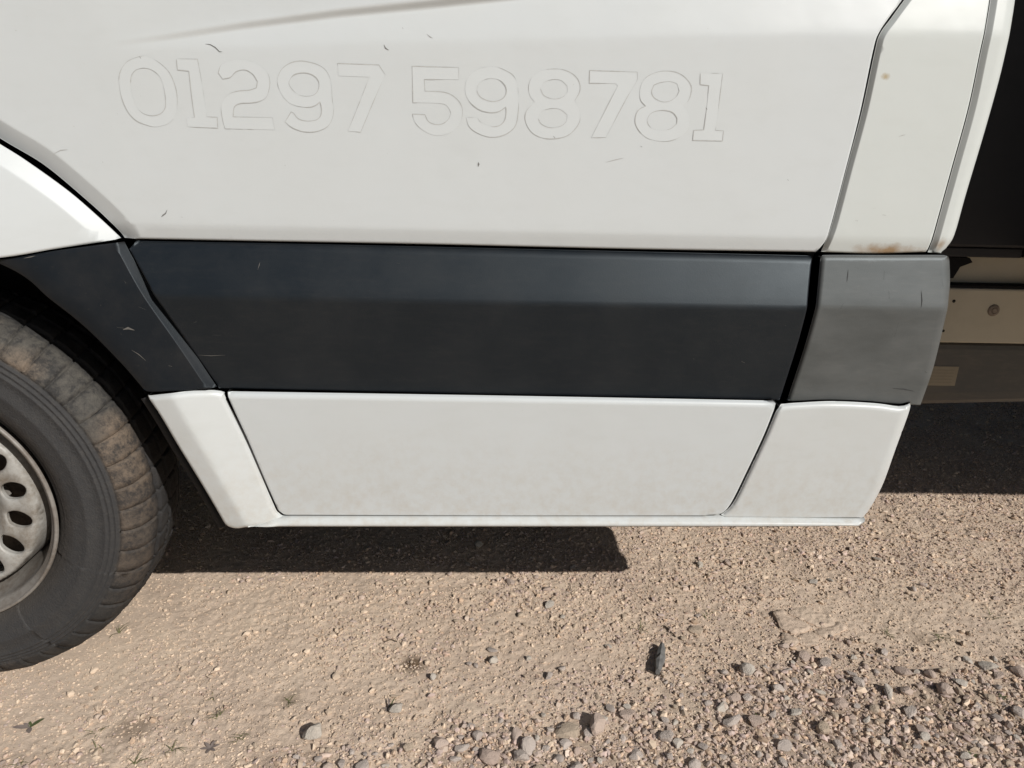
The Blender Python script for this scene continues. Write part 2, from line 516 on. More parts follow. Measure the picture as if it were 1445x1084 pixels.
def ground_h(x, y):
    near = np.clip(1.2 - np.maximum(np.abs(x) - 1.6, np.abs(y - .4) - 1.2), 0, 1)
    h = 0.016 * vnoise(x, y, 0.55, 11) + 0.006 * vnoise(x, y, 0.17, 12) + 0.0030 * vnoise(x, y, 0.06, 13)
    fm = np.clip(1 - np.maximum(np.maximum(x - 1.36, -1.01 - x), np.maximum(y - .96, -.26 - y)) / .05, 0, 1)
    h = h + fm * (0.0016 * vnoise(x, y, 0.024, 14) + 0.0016 * vnoise(x, y, 0.012, 15) + 0.0026 * vnoise(x, y, 0.0062, 16))
    crack = np.abs(vnoise(x, y, 0.05, 17) + .35 * vnoise(x, y, .018, 18))
    h = h - 0.0035 * np.clip(1 - crack / 0.018, 0, 1) * np.clip(vnoise(x, y, .3, 19) * 3, 0, 1)
    # keep the ground level under the tyre
    d = np.hypot((x - WX) / .25, (y - .15) / .3); k = sstep((d - .5) / 1.2)
    return h * near * (0.15 + .85 * k)

def axis(lo, hi, step, far):
    a = np.arange(lo, hi, step); g_ = step; e = []
    p = hi
    while p < far:
        g_ *= 1.25; p += g_; e.append(p)
    q = lo; gq = step; e2 = []
    while q > -far:
        gq *= 1.25; q -= gq; e2.append(q)
    return np.array(e2[::-1] + list(a) + e)

XS = axis(-1.05, 1.40, 0.0032, 400); YS = axis(-0.30, 1.00, 0.0032, 400)
gx, gy = np.meshgrid(XS, YS)
gx = gx.ravel(); gy = gy.ravel()
gz = ground_h(gx, gy)
nx, ny = len(XS), len(YS)
ii = (np.arange(ny - 1)[:, None] * nx + np.arange(nx - 1)[None]).ravel()
quads = np.stack([ii, ii + 1, ii + nx + 1, ii + nx], 1)
mt, nt, b = new_mat('dusty_soil')
pos = geo_pos(nt)
nA = noise(nt, 3.6, 7, 0.65, pos); nB = noise(nt, 28, 6, 0.7, pos); nC = noise(nt, 260, 4, 0.7, pos); nD = noise(nt, 8, 5, 0.6, pos)
c = ramp(nt, nA.outputs['Fac'], [(0.32, (0.56, 0.44, 0.345, 1)), (0.5, (0.71, 0.565, 0.44, 1)), (0.68, (0.77, 0.62, 0.475, 1))]).outputs['Color']
c = mixc(nt, math_(nt, 'MULTIPLY', ramp(nt, nD.outputs['Fac'], [(0.52, g(0)), (0.75, g(1))]).outputs['Color'], 0.45), c, (0.50, 0.405, 0.335, 1))
c = mixc(nt, math_(nt, 'MULTIPLY', ramp(nt, nB.outputs['Fac'], [(0.5, g(0)), (0.75, g(1))]).outputs['Color'], 0.4), c, (0.50, 0.40, 0.31, 1))
c = mixc(nt, math_(nt, 'MULTIPLY', ramp(nt, nC.outputs['Fac'], [(0.55, g(0)), (0.72, g(1))]).outputs['Color'], 0.5), c, (0.40, 0.325, 0.26, 1))
c = mixc(nt, math_(nt, 'MULTIPLY', ramp(nt, nC.outputs['Fac'], [(0.28, g(1)), (0.42, g(0))]).outputs['Color'], 0.4), c, (0.70, 0.585, 0.46, 1))
# damp brown spots with ragged outlines
for (px, py, r, amt) in ((583, 936, 0.036, 0.95), (188, 1030, 0.045, .5), (1180, 1000, .04, .3), (1350, 1010, .10, .6), (1300, 900, .03, .4), (410, 985, .03, .4)):
    Pp = on_z(px, py)
    sb = N(nt, 'ShaderNodeVectorMath', operation='DISTANCE'); nt.links.new(pos, sb.inputs[0]); sb.inputs[1].default_value = (Pp[0], Pp[1], 0)
    dd = math_(nt, 'ADD', math_(nt, 'MULTIPLY', sb.outputs['Value'], 1 / r), math_(nt, 'MULTIPLY', nB.outputs['Fac'], 1.4))
    c = mixc(nt, math_(nt, 'MULTIPLY', ramp(nt, math_(nt, 'MULTIPLY', dd, .5), [(0.5, g(1)), (0.85, g(0))]).outputs['Color'], amt), c, (0.13, 0.085, 0.05, 1))
dm = N(nt, 'ShaderNodeAttribute'); dm.attribute_name = 'tone'
c = mixc(nt, math_(nt, 'MULTIPLY', dm.outputs['Fac'], 0.55), c, (0.36, 0.28, 0.215, 1))  # soil under coarse gravel darkened to stand in for shade between stones
nt.links.new(c, b.inputs['Base Color']); b.inputs['Roughness'].default_value = 0.95; b.inputs['Specular IOR Level'].default_value = 0.15
bp = N(nt, 'ShaderNodeBump'); bp.inputs['Strength'].default_value = 1.0; bp.inputs['Distance'].default_value = 0.0014
hsum = math_(nt, 'ADD', nC.outputs['Fac'], math_(nt, 'MULTIPLY', noise(nt, 520, 5, 0.75, pos).outputs['Fac'], 0.8))
nt.links.new(hsum, bp.inputs['Height']); nt.links.new(bp.outputs['Normal'], b.inputs['Normal'])
M['soil'] = mt
_near = (np.abs(gx) < 3) & (np.abs(gy) < 3)
_stone_shade = np.zeros(len(gx)); _stone_shade[_near] = gravel_maps(gx[_near], gy[_near])[0]
ground = fast_tris('ground', np.stack([gx, gy, gz], 1), quads, M['soil'], smooth=True, colors=np.stack([_stone_shade, _stone_shade, _stone_shade, np.ones(len(gx))], 1))
tag(ground, 'dry sandy ground of a gravel yard', 'ground', kind='structure')

# ---- gravel: tens of thousands of small stones, one object
mt, nt, b = new_mat('gravel_stone')
at = N(nt, 'ShaderNodeAttribute'); at.attribute_name = 'tone'
nn_ = noise(nt, 180, 4, 0.6, geo_pos(nt))
c = mixc(nt, math_(nt, 'MULTIPLY', nn_.outputs['Fac'], 0.6), at.outputs['Color'], (0.58, 0.46, 0.345, 1))
nt.links.new(c, b.inputs['Base Color']); b.inputs['Roughness'].default_value = 0.85; b.inputs['Specular IOR Level'].default_value = 0.25
M['gravel'] = mt
PAL = np.array([(0.34, 0.30, 0.275), (0.30, 0.255, 0.23), (0.40, 0.34, 0.30), (0.36, 0.28, 0.24), (0.25, 0.22, 0.21), (0.46, 0.41, 0.36),
                (0.33, 0.275, 0.27), (0.29, 0.25, 0.25), (0.42, 0.33, 0.25), (0.38, 0.29, 0.21)]) * np.array([1.56, 1.43, 1.37])
_ph = (1 + 5 ** .5) / 2
ICO_V = np.array([(-1, _ph, 0), (1, _ph, 0), (-1, -_ph, 0), (1, -_ph, 0), (0, -1, _ph), (0, 1, _ph), (0, -1, -_ph), (0, 1, -_ph), (_ph, 0, -1), (_ph, 0, 1), (-_ph, 0, -1), (-_ph, 0, 1)]) / math.sqrt(1 + _ph ** 2)
ICO_F = np.array([(0, 11, 5), (0, 5, 1), (0, 1, 7), (0, 7, 10), (0, 10, 11), (1, 5, 9), (5, 11, 4), (11, 10, 2), (10, 7, 6), (7, 1, 8), (3, 9, 4), (3, 4, 2), (3, 2, 6), (3, 6, 8), (3, 8, 9), (4, 9, 5), (2, 4, 11), (6, 2, 10), (8, 6, 7), (9, 8, 1)])
OCT_V = np.array([(1, 0, 0), (-1, 0, 0), (0, 1, 0), (0, -1, 0), (0, 0, 1), (0, 0, -1)], float)
OCT_F = np.array([(0, 2, 4), (2, 1, 4), (1, 3, 4), (3, 0, 4), (2, 0, 5), (1, 2, 5), (3, 1, 5), (0, 3, 5)])

def scatter(n, size_fn, accept, base_v, base_f, jit, x0=-1.3, x1=2.3, y0=-0.5, y1=1.7):
    x = rng.uniform(x0, x1, n); y = rng.uniform(y0, y1, n)
    px, py = proj(np.stack([x, y, np.zeros(n)], 1))
    vis = (px > -60) & (px < 1510) & (py > 560) & (py < 1150)
    vis |= (px > -500) & (px < 1950) & (py > 560) & (py < 1500) & (rng.random(n) < .22)
    x, y = x[vis], y[vis]
    k = rng.random(len(x)) < accept(x, y); x, y = x[k], y[k]
    n = len(x); s = size_fn(n, x, y)
    sc = s[:, None] * np.stack([rng.uniform(.8, 1.5, n), rng.uniform(.6, 1.0, n), rng.uniform(.45, .85, n)], 1)
    nv = len(base_v)
    V = base_v[None] * (1 + rng.uniform(-jit, jit, (n, nv, 1))) + rng.uniform(-jit * .5, jit * .5, (n, nv, 3))
    V = V * sc[:, None, :]
    a = rng.uniform(0, 2 * math.pi, n); ti = rng.normal(0, .7, n)
    ct, st = np.cos(ti)[:, None], np.sin(ti)[:, None]
    Y = V[..., 1] * ct - V[..., 2] * st; Z = V[..., 1] * st + V[..., 2] * ct
    ca, sa = np.cos(a)[:, None], np.sin(a)[:, None]
    X = V[..., 0] * ca - Y * sa; Y2 = V[..., 0] * sa + Y * ca
    zc = ground_h(x, y) + sc[:, 2] * rng.uniform(-.1, .95, n)
    V = np.stack([X + x[:, None], Y2 + y[:, None], Z + zc[:, None]], 2)
    tri = (np.arange(n)[:, None, None] * nv + base_f[None]).reshape(-1, 3)
    col = PAL[rng.integers(0, len(PAL), n)]
    gm = gravel_maps(x, y)
    dusty = rng.random(n) < np.where(gm[0] > .5, .18, .9 * (1 - .72 * gm[1]) * (.55 + .9 * sstep(vnoise(x, y, .22, 8) + .5)))
    col = np.where(dusty[:, None], np.array([[.66, .525, .40]]), col) * rng.uniform(.6, 1.25, (n, 1))
    return V.reshape(-1, 3), tri, np.repeat(np.c_[np.clip(col, 0, .85), np.ones(n)], nv, 0)

parts = []
parts.append(scatter(340000, lambda n, x, y: rng.uniform(.0010, .0025, n) * (1 + .5 * rng.random(n) ** 4),
                     lambda x, y: np.maximum(.30 + gravel_maps(x, y)[1] * .6, gravel_maps(x, y)[0]), OCT_V, OCT_F, .3))
parts.append(scatter(88000, lambda n, x, y: .0021 + .0034 * rng.random(n) ** 2.0,
                     lambda x, y: np.maximum(gravel_maps(x, y)[1] * .5, gravel_maps(x, y)[0]), ICO_V, ICO_F, .34))
parts.append(scatter(64000, lambda n, x, y: .0032 + .0042 * rng.random(n) ** 2,
                     lambda x, y: np.maximum(gravel_maps(x, y)[1] * .07, gravel_maps(x, y)[0] * .75), ICO_V, ICO_F, .34))
ov = 0; VV = []; TT = []; CC = []
for V, T, Cc in parts:
    VV.append(V); TT.append(T + ov); CC.append(Cc); ov += len(V)
GRAVEL_TRIS = sum(len(t) for t in TT)
gravel = fast_tris('gravel', np.vstack(VV), np.vstack(TT), M['gravel'], colors=np.vstack(CC))
tag(gravel, 'fine loose pink-grey gravel strewn over the dusty ground', 'gravel', kind='stuff')

# ================================================================== THE VEHICLE
van = bpy.data.objects.new('truck', None); COL.objects.link(van)
tag(van, 'white truck with black rub strip and ghost outline of a removed phone number', 'truck')
XE = 0.0

# ---- cab core behind the skins: closes the gaps between panels and holds out the light
box('cab_floor', -0.40, 0.66, 0.06, 1.88, 0.37, 0.47, M['under'], van)
def prism(name, pts, y0, y1, mat, parent):
    n = len(pts)
    V = [(x, y0, z) for x, z in pts] + [(x, y1, z) for x, z in pts]
    F = [tuple(range(n)), tuple(range(2 * n - 1, n - 1, -1))] + [(i, (i + 1) % n, n + (i + 1) % n, n + i) for i in range(n)]
    F = [f[::-1] for f in F]
    return mesh_from(name, V, F, mat, parent)
arc = [(WX + .50 * math.cos(a), WZ + .50 * math.sin(a)) for a in np.linspace(math.radians(2), math.radians(178), 22)]
core = [(-0.40, 0.40), (0.66, 0.40), (0.66, 0.60), (0.68, 0.85), (0.71, 1.30), (-0.86, 1.30), (-0.98, 1.10), (-1.55, 1.08), (-1.69, 0.95), (-1.72, 0.40)] + arc[::-1]
prism('inner_body', core, 0.034, 1.90, M['seal'], van)
prism('cab_upper', [(0.78, 1.301), (0.80, 2.25), (0.66, 2.42), (-0.35, 2.42), (-0.60, 2.30), (-1.28, 1.36), (-1.62, 1.20), (-1.64, 1.10), (-1.0, 1.112), (-0.87, 1.301)], 0.085, 1.86, M['paint'], van)
prism('side_window', [(0.42, 1.40), (0.40, 2.02), (-0.42, 2.02), (-0.86, 1.46), (-0.80, 1.40)], 0.078, 0.088, M['glass'], van)
prism('far_side_skin', [(-1.72, 0.60), (0.70, 0.60), (0.78, 1.30), (-1.55, 1.25)], 1.902, 1.93, M['paint'], van)
box('front_bumper', -1.83, -1.725, 0.02, 1.9, 0.36, 0.78, M['black_arch'], van, 0.03)

# wheel-arch liner
Vl, Fl_ = lathe_y([(0.505, 0.02), (0.49, 0.05), (0.488, 0.20), (0.486, 0.34), (0.44, 0.36), (0.2, 0.365)], 40, math.radians(4), math.radians(176))
lin = mesh_from('arch_liner', [(x + WX, y, z + WZ) for x, y, z in Vl], Fl_, M['under'], van, True)

# ---- door
_xs = np.arange(-0.62, 0.42, 0.006); _ex = []
for _x in _xs:
    _zc, _zs = float(Z_CREASE(_x)), float(Z_SWOOSH(_x)); _w = .009 + .10 * max(_zs - _zc, 0)
    _ex += [(_x, _zs + _w * q) for q in (-.9, -.6, -.35, -.2, 0, .2, .4, .6, .8, 1.0, 1.3)] + [(_x, _zc + q) for q in (-.006, -.003, 0, .003, .006) if _zs - _zc > .02]
for _x in np.arange(-.6, .7, .008): _ex += [(_x, float(Z_FOLD(_x)) + q) for q in (-.005, -.0025, 0, .0025, .005)]
door, door_full = panel('door', [
    ([(172, 337), (167, 330), (150, 313), (116, 282), (58, 234), (0, 199), (-110, 132), (-230, 75)], 0.027, 0.010, 1),
    ([(-230, 75), (-262, 20), ('w', -0.90, 1.32)], 0.01, 0.006),
    ([('w', -0.90, 1.32), ('w', 0.66, 1.34)], 0.004, 0.003),
    ([('w', 0.66, 1.34), (1330, -80), (1274, 0), (1257, 23), (1241, 47), (1233, 72), (1214, 162), (1192, 248), (1174, 316), (1164, 343), (1152, 356)], 0.0035, 0.003),
    ([(1152, 356), (900, 352), (600, 345), (330, 340), (172, 337)], 0.004, 0.003)],
    f_door, M['paint'], van, grid=0.0075, extra=np.array(_ex), label='plain white upper door skin with traces of removed digits')

door_strip, _ = panel('rub_strip', [
    ([(181, 352), (214, 413), (262, 482), (308, 549)], 0.004, 0.004),
    ([(308, 549), (700, 558), (1101, 566)], 0.004, 0.003),
    ([(1101, 566), (1126, 488), (1141, 425), (1147, 362)], 0.004, 0.004),
    ([(1147, 362), (800, 354), (500, 347), (190, 341)], 0.011, 0.007),
    ([(190, 341), (181, 352)], 0.004, 0.004)],
    f_strip, M['black'], van, grid=0.011, flange=0.03, label='clean black plastic rub strip across the door')

low_door, _ = panel('lower_door_skin', [
    ([(319, 556), (332, 585), (350, 624), (372, 676), (388, 712), (393, 722), (400, 727)], 0.004, 0.003),
    ([(400, 727), (700, 728), (1000, 728)], 0.002, 0.001),
    ([(1000, 728), (1018, 726), (1032, 712), (1056, 664), (1079, 615), (1093, 580), (1097, 572)], 0.005, 0.004),
    ([(1097, 572), (1093, 567), (1084, 568)], 0.008, 0.008),
    ([(1084, 568), (700, 561), (319, 555)], 0.010, 0.009)],
    f_low, M['paint'], van, grid=0.010, label='white lower door skin below the black rub strip')

# ---- front fender, wheel-arch strip, front end of the sill
lip = 0.476
def arch_pt(a): return ('w', WX + lip * math.cos(math.radians(a)), WZ + lip * math.sin(math.radians(a)))
panel('front_fender', [
    ([(167, 337), (136, 308), (93, 271), (39, 232), (0, 207), (-110, 142), (-235, 84)], 0.022, 0.009, 1),
    ([(-235, 84), ('w', -0.96, 1.12), ('w', -1.2, 1.16), ('w', -1.5, 1.12), ('w', -1.68, 0.98)], 0.02, 0.01),
    ([('w', -1.68, 0.98), ('w', -1.68, 0.80), ('w', -1.40, 0.80)], 0.006, 0.004),
    ([('w', -1.40, 0.80), ('w', -1.2, 0.835), ('w', -1.0, 0.845), (-110, 372), (0, 364), (80, 351), (167, 338)], 0.004, 0.003)],
    f_fender, M['paint'], van, grid=0.010, label='white front fender flaring out over the wheel arch')
panel('arch_trim', [
    ([(172, 344), (178, 356), (212, 416), (258, 482), (303, 549)], 0.010, 0.011, 1),
    ([(303, 549), (250, 552), (199, 554)], 0.003, 0.002),
    ([(199, 554), (167, 517), (117, 467), (67, 427), (0, 378), arch_pt(82), arch_pt(102), arch_pt(125), arch_pt(150), arch_pt(172)], 0.036, 0.012),
    ([arch_pt(172), ('w', -1.66, 0.42), ('w', -1.68, 0.79), ('w', -1.40, 0.79)], 0.01, 0.006),
    ([('w', -1.40, 0.79), ('w', -1.2, 0.825), ('w', -1.0, 0.836), (-110, 376), (0, 367), (80, 354), (172, 342)], 0.006, 0.004),
    ([(172, 342), (172, 344)], 0.0, 0.0)],
    f_archstrip, M['black_arch'], van, grid=0.009, flange=0.03, label='scuffed dusty black plastic trim round the wheel arch')
panel('front_sill', [
    ([(315, 556), (318, 566), (349, 627), (382, 707), (390, 724), (400, 731), (407, 731)], 0.007, 0.006),
    ([(407, 731), (407, 743)], 0.0, 0.0),
    ([(407, 743), (370, 744), (349, 746), (336, 748), (326, 747), (316, 743)], 0.010, 0.007),
    ([(316, 743), (285, 690), (247, 628), (224, 589), (205, 561)], 0.009, 0.010),
    ([(205, 561), (250, 556), (300, 553), (315, 556)], 0.009, 0.008)],
    f_frontsill, M['paint_sill'], van, grid=0.006, flange=0.05, label='white front end of the sill, creased along its middle')

_sl = [(202, 562), (221, 591), (244, 630), (282, 692), (313, 745)]
def f_seal(x, z): return f_frontsill(x, z) + 0.020
def ribbon(name, pts, w, f, mat, parent):
    W = np.array([hit(px, py, f) for px, py in pts]); V = []; F = []
    C = catmull(W[:, [0, 2]], .008); yy = f(C[:, 0], C[:, 1])
    for i, p in enumerate(C):
        t = C[min(i + 1, len(C) - 1)] - C[max(i - 1, 0)]; t /= np.linalg.norm(t); q = np.array([-t[1], t[0]])
        for a, dy in ((w, .004), (.5 * w, 0), (-.5 * w, 0), (-w, .004), (-w, .03)): V.append((p[0] + q[0] * a, yy[i] + dy, p[1] + q[1] * a))
    for i in range(len(C) - 1): F += [(5 * i + k, 5 * i + k + 1, 5 * i + k + 6, 5 * i + k + 5) for k in range(4)]
    return mesh_from(name, V, F, mat, parent, True)
ribbon('arch_seal', _sl, .006, f_seal, M['seal'], van)

# ---- panels behind the door
panel('pillar_panel', [
    ([(1161, 356), (1170, 336), (1178, 312), (1197, 240), (1219, 158), (1237, 75), (1244.5, 48), (1260, 26), (1279, 0), (1340, -80), ('w', 0.70, 1.34)], 0.0060, 0.0068, 1),
    ([('w', 0.70, 1.34), ('w', 0.74, 1.34)], 0.0, 0.0),
    ([('w', 0.74, 1.34), (1404, -60), (1397, 0), (1386, 62), (1367, 152), (1342, 243), (1318, 330), (1308, 356)], 0.003, 0.002),
    ([(1308, 356), (1235, 358), (1161, 356)], 0.004, 0.003)],
    f_pillar, M['paint_pillar'], van, grid=0.0075, label='white pillar panel behind the door, rust stained at its foot')
panel('rear_corner_panel', [
    ([(1312, 357), (1322, 330), (1346, 243), (1371, 152), (1390, 62), (1401, 0), (1408, -60), ('w', 0.752, 1.34)], 0.0075, 0.006, 1),
    ([('w', 0.752, 1.34), ('w', 0.80, 1.34)], 0.0, 0.0),
    ([('w', 0.80, 1.34), (1446, -60), (1440, 0), (1432, 50), (1418, 110), (1397, 185), (1370, 275), (1356, 325), (1347, 345), (1336, 358)], 0.022, 0.016),
    ([(1336, 358), (1312, 357)], 0.004, 0.003)],
    f_corner, M['paint_pillar'], van, grid=0.006, flanges=[0.03, 0.03, 0.16, 0.03], label='narrow white panel rounding the rear corner of the cab')
panel('rear_rub_strip', [
    ([(1112, 568), (1137, 492), (1154, 428), (1160, 364)], 0.006, 0.006),
    ([(1160, 364), (1163, 361), (1250, 361), (1336, 361), (1344, 364)], 0.008, 0.005),
    ([(1344, 364), (1345, 400), (1341, 440), (1322, 518), (1305, 568)], 0.018, 0.010),
    ([(1305, 568), (1300, 572), (1280, 572), (1200, 567), (1112, 568)], 0.004, 0.003)],
    f_rearstrip, M['grey'], van, grid=0.009, flanges=[0.03, 0.03, 0.14, 0.03], label='faded scuffed grey plastic rub strip behind the door')
panel('rear_sill', [
    ([(1019, 729), (1036, 712), (1060, 664), (1083, 615), (1097, 582), (1105, 573)], 0.006, 0.006),
    ([(1105, 573), (1130, 571), (1180, 569), (1240, 572), (1272, 576), (1291, 572)], 0.010, 0.009),
    ([(1291, 572), (1287, 588), (1269, 637), (1252, 684), (1238, 712), (1226, 731)], 0.024, 0.014),
    ([(1226, 731), (1120, 731), (1019, 730)], 0.003, 0.002)],
    f_low, M['paint_sill'], van, grid=0.008, flanges=[0.03, 0.03, 0.14, 0.03], label='white rear end of the sill with rounded edges')

# ---- sill bar along the foot of the door
def sill_bar():
    def f_bar(x, z): return np.where(x < X407, np.minimum(f_low(x, z), f_frontsill(x, z)), f_low(x, z))
    X407 = hit(412, 736, f_low)[0]
    top = [(350, 746), (364, 741), (380, 735), (395, 730.6), (410, 729.5), (700, 729.5), (1019, 730), (1120, 731), (1222, 733)]
    T = np.array([hit(px, py, f_bar) for px, py in top]); Bt = np.array([hit(px, (743.2 + max(0, (407 - px) * .055)) + (0 if px < 1200 else -1.0), lambda x, z: f_bar(x, z) - .008) for px, _ in top])
    xs = np.concatenate([np.linspace(T[0, 0], X407, 16)[:-1], np.linspace(X407, T[-1, 0], 60)])
    prof = []
    for x in xs:
        zt = np.interp(x, T[:, 0], T[:, 2]); zb = np.interp(x, Bt[:, 0], Bt[:, 2]); y0 = np.interp(x, T[:, 0], T[:, 1])
        h = zt - zb; e = min(1, max(0, (xs[-1] - x) / 0.02)); k = math.sqrt(1 - (1 - e) ** 2) * .9 + .1
        y0 = y0 + .010 * (1 - float(sstep((x - xs[0]) / .04)))
        row = [(x, y0 + .02, zt)]
        for t in np.linspace(0, 1, 10):
            bulge = math.sin(math.pi * min(1, t / .86) ** .8) if t < .86 else 0
            row.append((x, y0 + .004 - (0.004 + 0.010 * math.sin(min(t, .62) / .62 * math.pi / 2)) * k + (0.0035 if t > .8 else 0), zt - h * t))
        row.append((x, y0 + .06, zb + .001))
        prof.append(row)
    k = len(prof[0]); V = [p for r_ in prof for p in r_]; n0 = len(V); F = []
    for i in range(len(prof) - 1):
        for q in range(k - 1):
            F.append((i * k + q, i * k + q + 1, (i + 1) * k + q + 1, (i + 1) * k + q))
    F.append(tuple(range(k))); F.append(tuple(range(len(V) - 1, len(V) - 1 - k, -1)))
    return mesh_from('sill_bar', V, F, M['paint_sill'], van, True)
sill_bar()
# inner sill behind the bar, closes the underside
box('inner_sill', -0.40, 0.655, 0.035, 0.16, 0.352, 0.40, M['under'], van, 0.003)

# ---- ghost of the removed phone number
def smooth_loop(P, step=0.0025, corner=48):
    P = np.asarray(P, float); n = len(P); cor = []
    for i in range(n):
        a = P[i] - P[i - 1]; b2 = P[(i + 1) % n] - P[i]
        an = abs(math.degrees(math.atan2(a[0] * b2[1] - a[1] * b2[0], a @ b2)))
        if an > corner: cor.append(i)
    if not cor: return catmull(P, step, True)
    out = []
    for q, i in enumerate(cor):
        j = cor[(q + 1) % len(cor)]
        if j <= i: j += n
        idx = [t % n for t in range(i, j + 1)]
        out.append(catmull(P[idx], step)[:-1])
    return np.vstack(out)

ZA, ZB, ZC, ZD = (150, 70, 5.78), (370, 75, 7.225), (570, 80, 5.558), (820, 85, 6.568)
DIGITS = [
    (ZA, [[(105, 240), (120, 170), (165, 105), (230, 70), (310, 52), (380, 75), (450, 120), (510, 180), (550, 260), (575, 350), (580, 440), (570, 520), (535, 580), (480, 615), (400, 630), (320, 612), (240, 575), (180, 510), (140, 430), (115, 340)],
          [(200, 260), (210, 205), (245, 165), (310, 150), (370, 165), (425, 205), (455, 260), (475, 330), (485, 410), (480, 480), (440, 525), (370, 540), (300, 520), (250, 470), (220, 400), (205, 330)]]),
    (ZA, [[(572, 75), (745, 78), (775, 240), (800, 400), (820, 548), (905, 552), (910, 640), (665, 630), (655, 560), (722, 552), (700, 400), (675, 175), (582, 165)]]),
    (ZA, [[(915, 190), (935, 130), (1000, 95), (1090, 80), (1180, 95), (1260, 135), (1315, 190), (1335, 260), (1325, 340), (1300, 395), (1240, 425), (1170, 435), (1090, 440), (1045, 470), (1035, 548), (1355, 555), (1375, 655), (970, 645), (950, 570), (938, 470), (960, 410), (1010, 360), (1080, 338), (1170, 330), (1225, 312), (1235, 260), (1195, 200), (1130, 165), (1060, 180), (1015, 225), (950, 240)]]),
    (ZB, [[(235, 700), (300, 755), (400, 795), (500, 805), (600, 785), (680, 735), (720, 650), (728, 560), (715, 470), (708, 350), (690, 250), (640, 165), (560, 115), (470, 90), (380, 80), (280, 105), (200, 165), (160, 250), (162, 330), (200, 420), (260, 495), (340, 535), (460, 552), (540, 535), (590, 497), (605, 560), (600, 630), (555, 680), (460, 692), (370, 670), (320, 610), (295, 600)],
          [(275, 290), (320, 225), (410, 200), (500, 215), (560, 260), (582, 320), (565, 390), (520, 430), (450, 440), (370, 425), (310, 375), (280, 330)]]),
    (ZB, [[(770, 105), (1190, 120), (1255, 220), (1150, 460), (1005, 805), (875, 795), (975, 550), (1095, 245), (778, 232)]]),
    (ZC, [[(65, 75), (430, 85), (430, 180), (160, 178), (165, 270), (310, 278), (390, 310), (445, 370), (460, 440), (440, 520), (390, 580), (310, 615), (220, 612), (140, 570), (85, 510), (68, 450), (165, 455), (190, 505), (240, 530), (300, 528), (350, 490), (370, 440), (345, 395), (290, 368), (72, 360)]]),
    (ZC, [[(490, 478), (575, 478), (610, 520), (690, 548), (750, 540), (790, 500), (803, 440), (800, 395), (745, 430), (680, 438), (600, 420), (530, 370), (490, 310), (480, 240), (500, 170), (560, 110), (640, 82), (720, 80), (800, 110), (860, 150), (890, 220), (898, 320), (898, 420), (880, 530), (830, 590), (750, 625), (660, 628), (570, 595), (510, 545)],
          [(572, 260), (590, 210), (640, 178), (700, 172), (760, 190), (800, 240), (800, 295), (765, 335), (700, 352), (630, 335), (590, 305)]]),
    (ZC, [[(1025, 355), (990, 310), (978, 240), (1000, 170), (1060, 118), (1150, 97), (1250, 103), (1330, 140), (1375, 200), (1380, 270), (1340, 345), (1375, 420), (1380, 500), (1345, 565), (1280, 620), (1180, 643), (1080, 635), (1000, 590), (955, 510), (960, 430)],
          [(1070, 250), (1095, 205), (1160, 180), (1230, 185), (1280, 230), (1280, 280), (1240, 320), (1170, 332), (1100, 305)],
          [(1052, 485), (1075, 435), (1140, 408), (1220, 412), (1280, 455), (1275, 505), (1230, 545), (1150, 558), (1080, 530)]]),
    (ZD, [[(80, 95), (520, 110), (520, 180), (470, 270), (410, 375), (230, 715), (95, 718), (340, 240), (320, 218), (78, 212)]]),
    (ZD, [[(600, 425), (555, 375), (543, 300), (560, 220), (610, 155), (700, 112), (790, 100), (890, 115), (970, 165), (1020, 240), (1015, 320), (990, 380), (945, 420), (990, 480), (1008, 560), (985, 650), (910, 715), (820, 748), (720, 750), (620, 725), (550, 670), (505, 590), (508, 510), (540, 455)],
          [(653, 295), (675, 230), (740, 205), (830, 198), (890, 220), (910, 285), (880, 340), (820, 380), (750, 385), (680, 350)],
          [(612, 555), (640, 500), (700, 470), (780, 465), (850, 485), (890, 540), (885, 590), (830, 635), (750, 650), (670, 640), (625, 600)]]),
    (ZD, [[(1105, 120), (1312, 122), (1280, 390), (1245, 650), (1320, 655), (1310, 748), (1035, 742), (1045, 650), (1138, 645), (1162, 460), (1185, 235), (1105, 225)]]),
]
M['ghost'] = paint_mat('cleaner_paint_under_lettering', base=(0.575, 0.609, 0.619, 1), grime=0.1, rough=0.38)
M['residue'] = simple_mat('grey_glue_line', (0.45, 0.46, 0.45), 0.7, scale=120, var=.35)
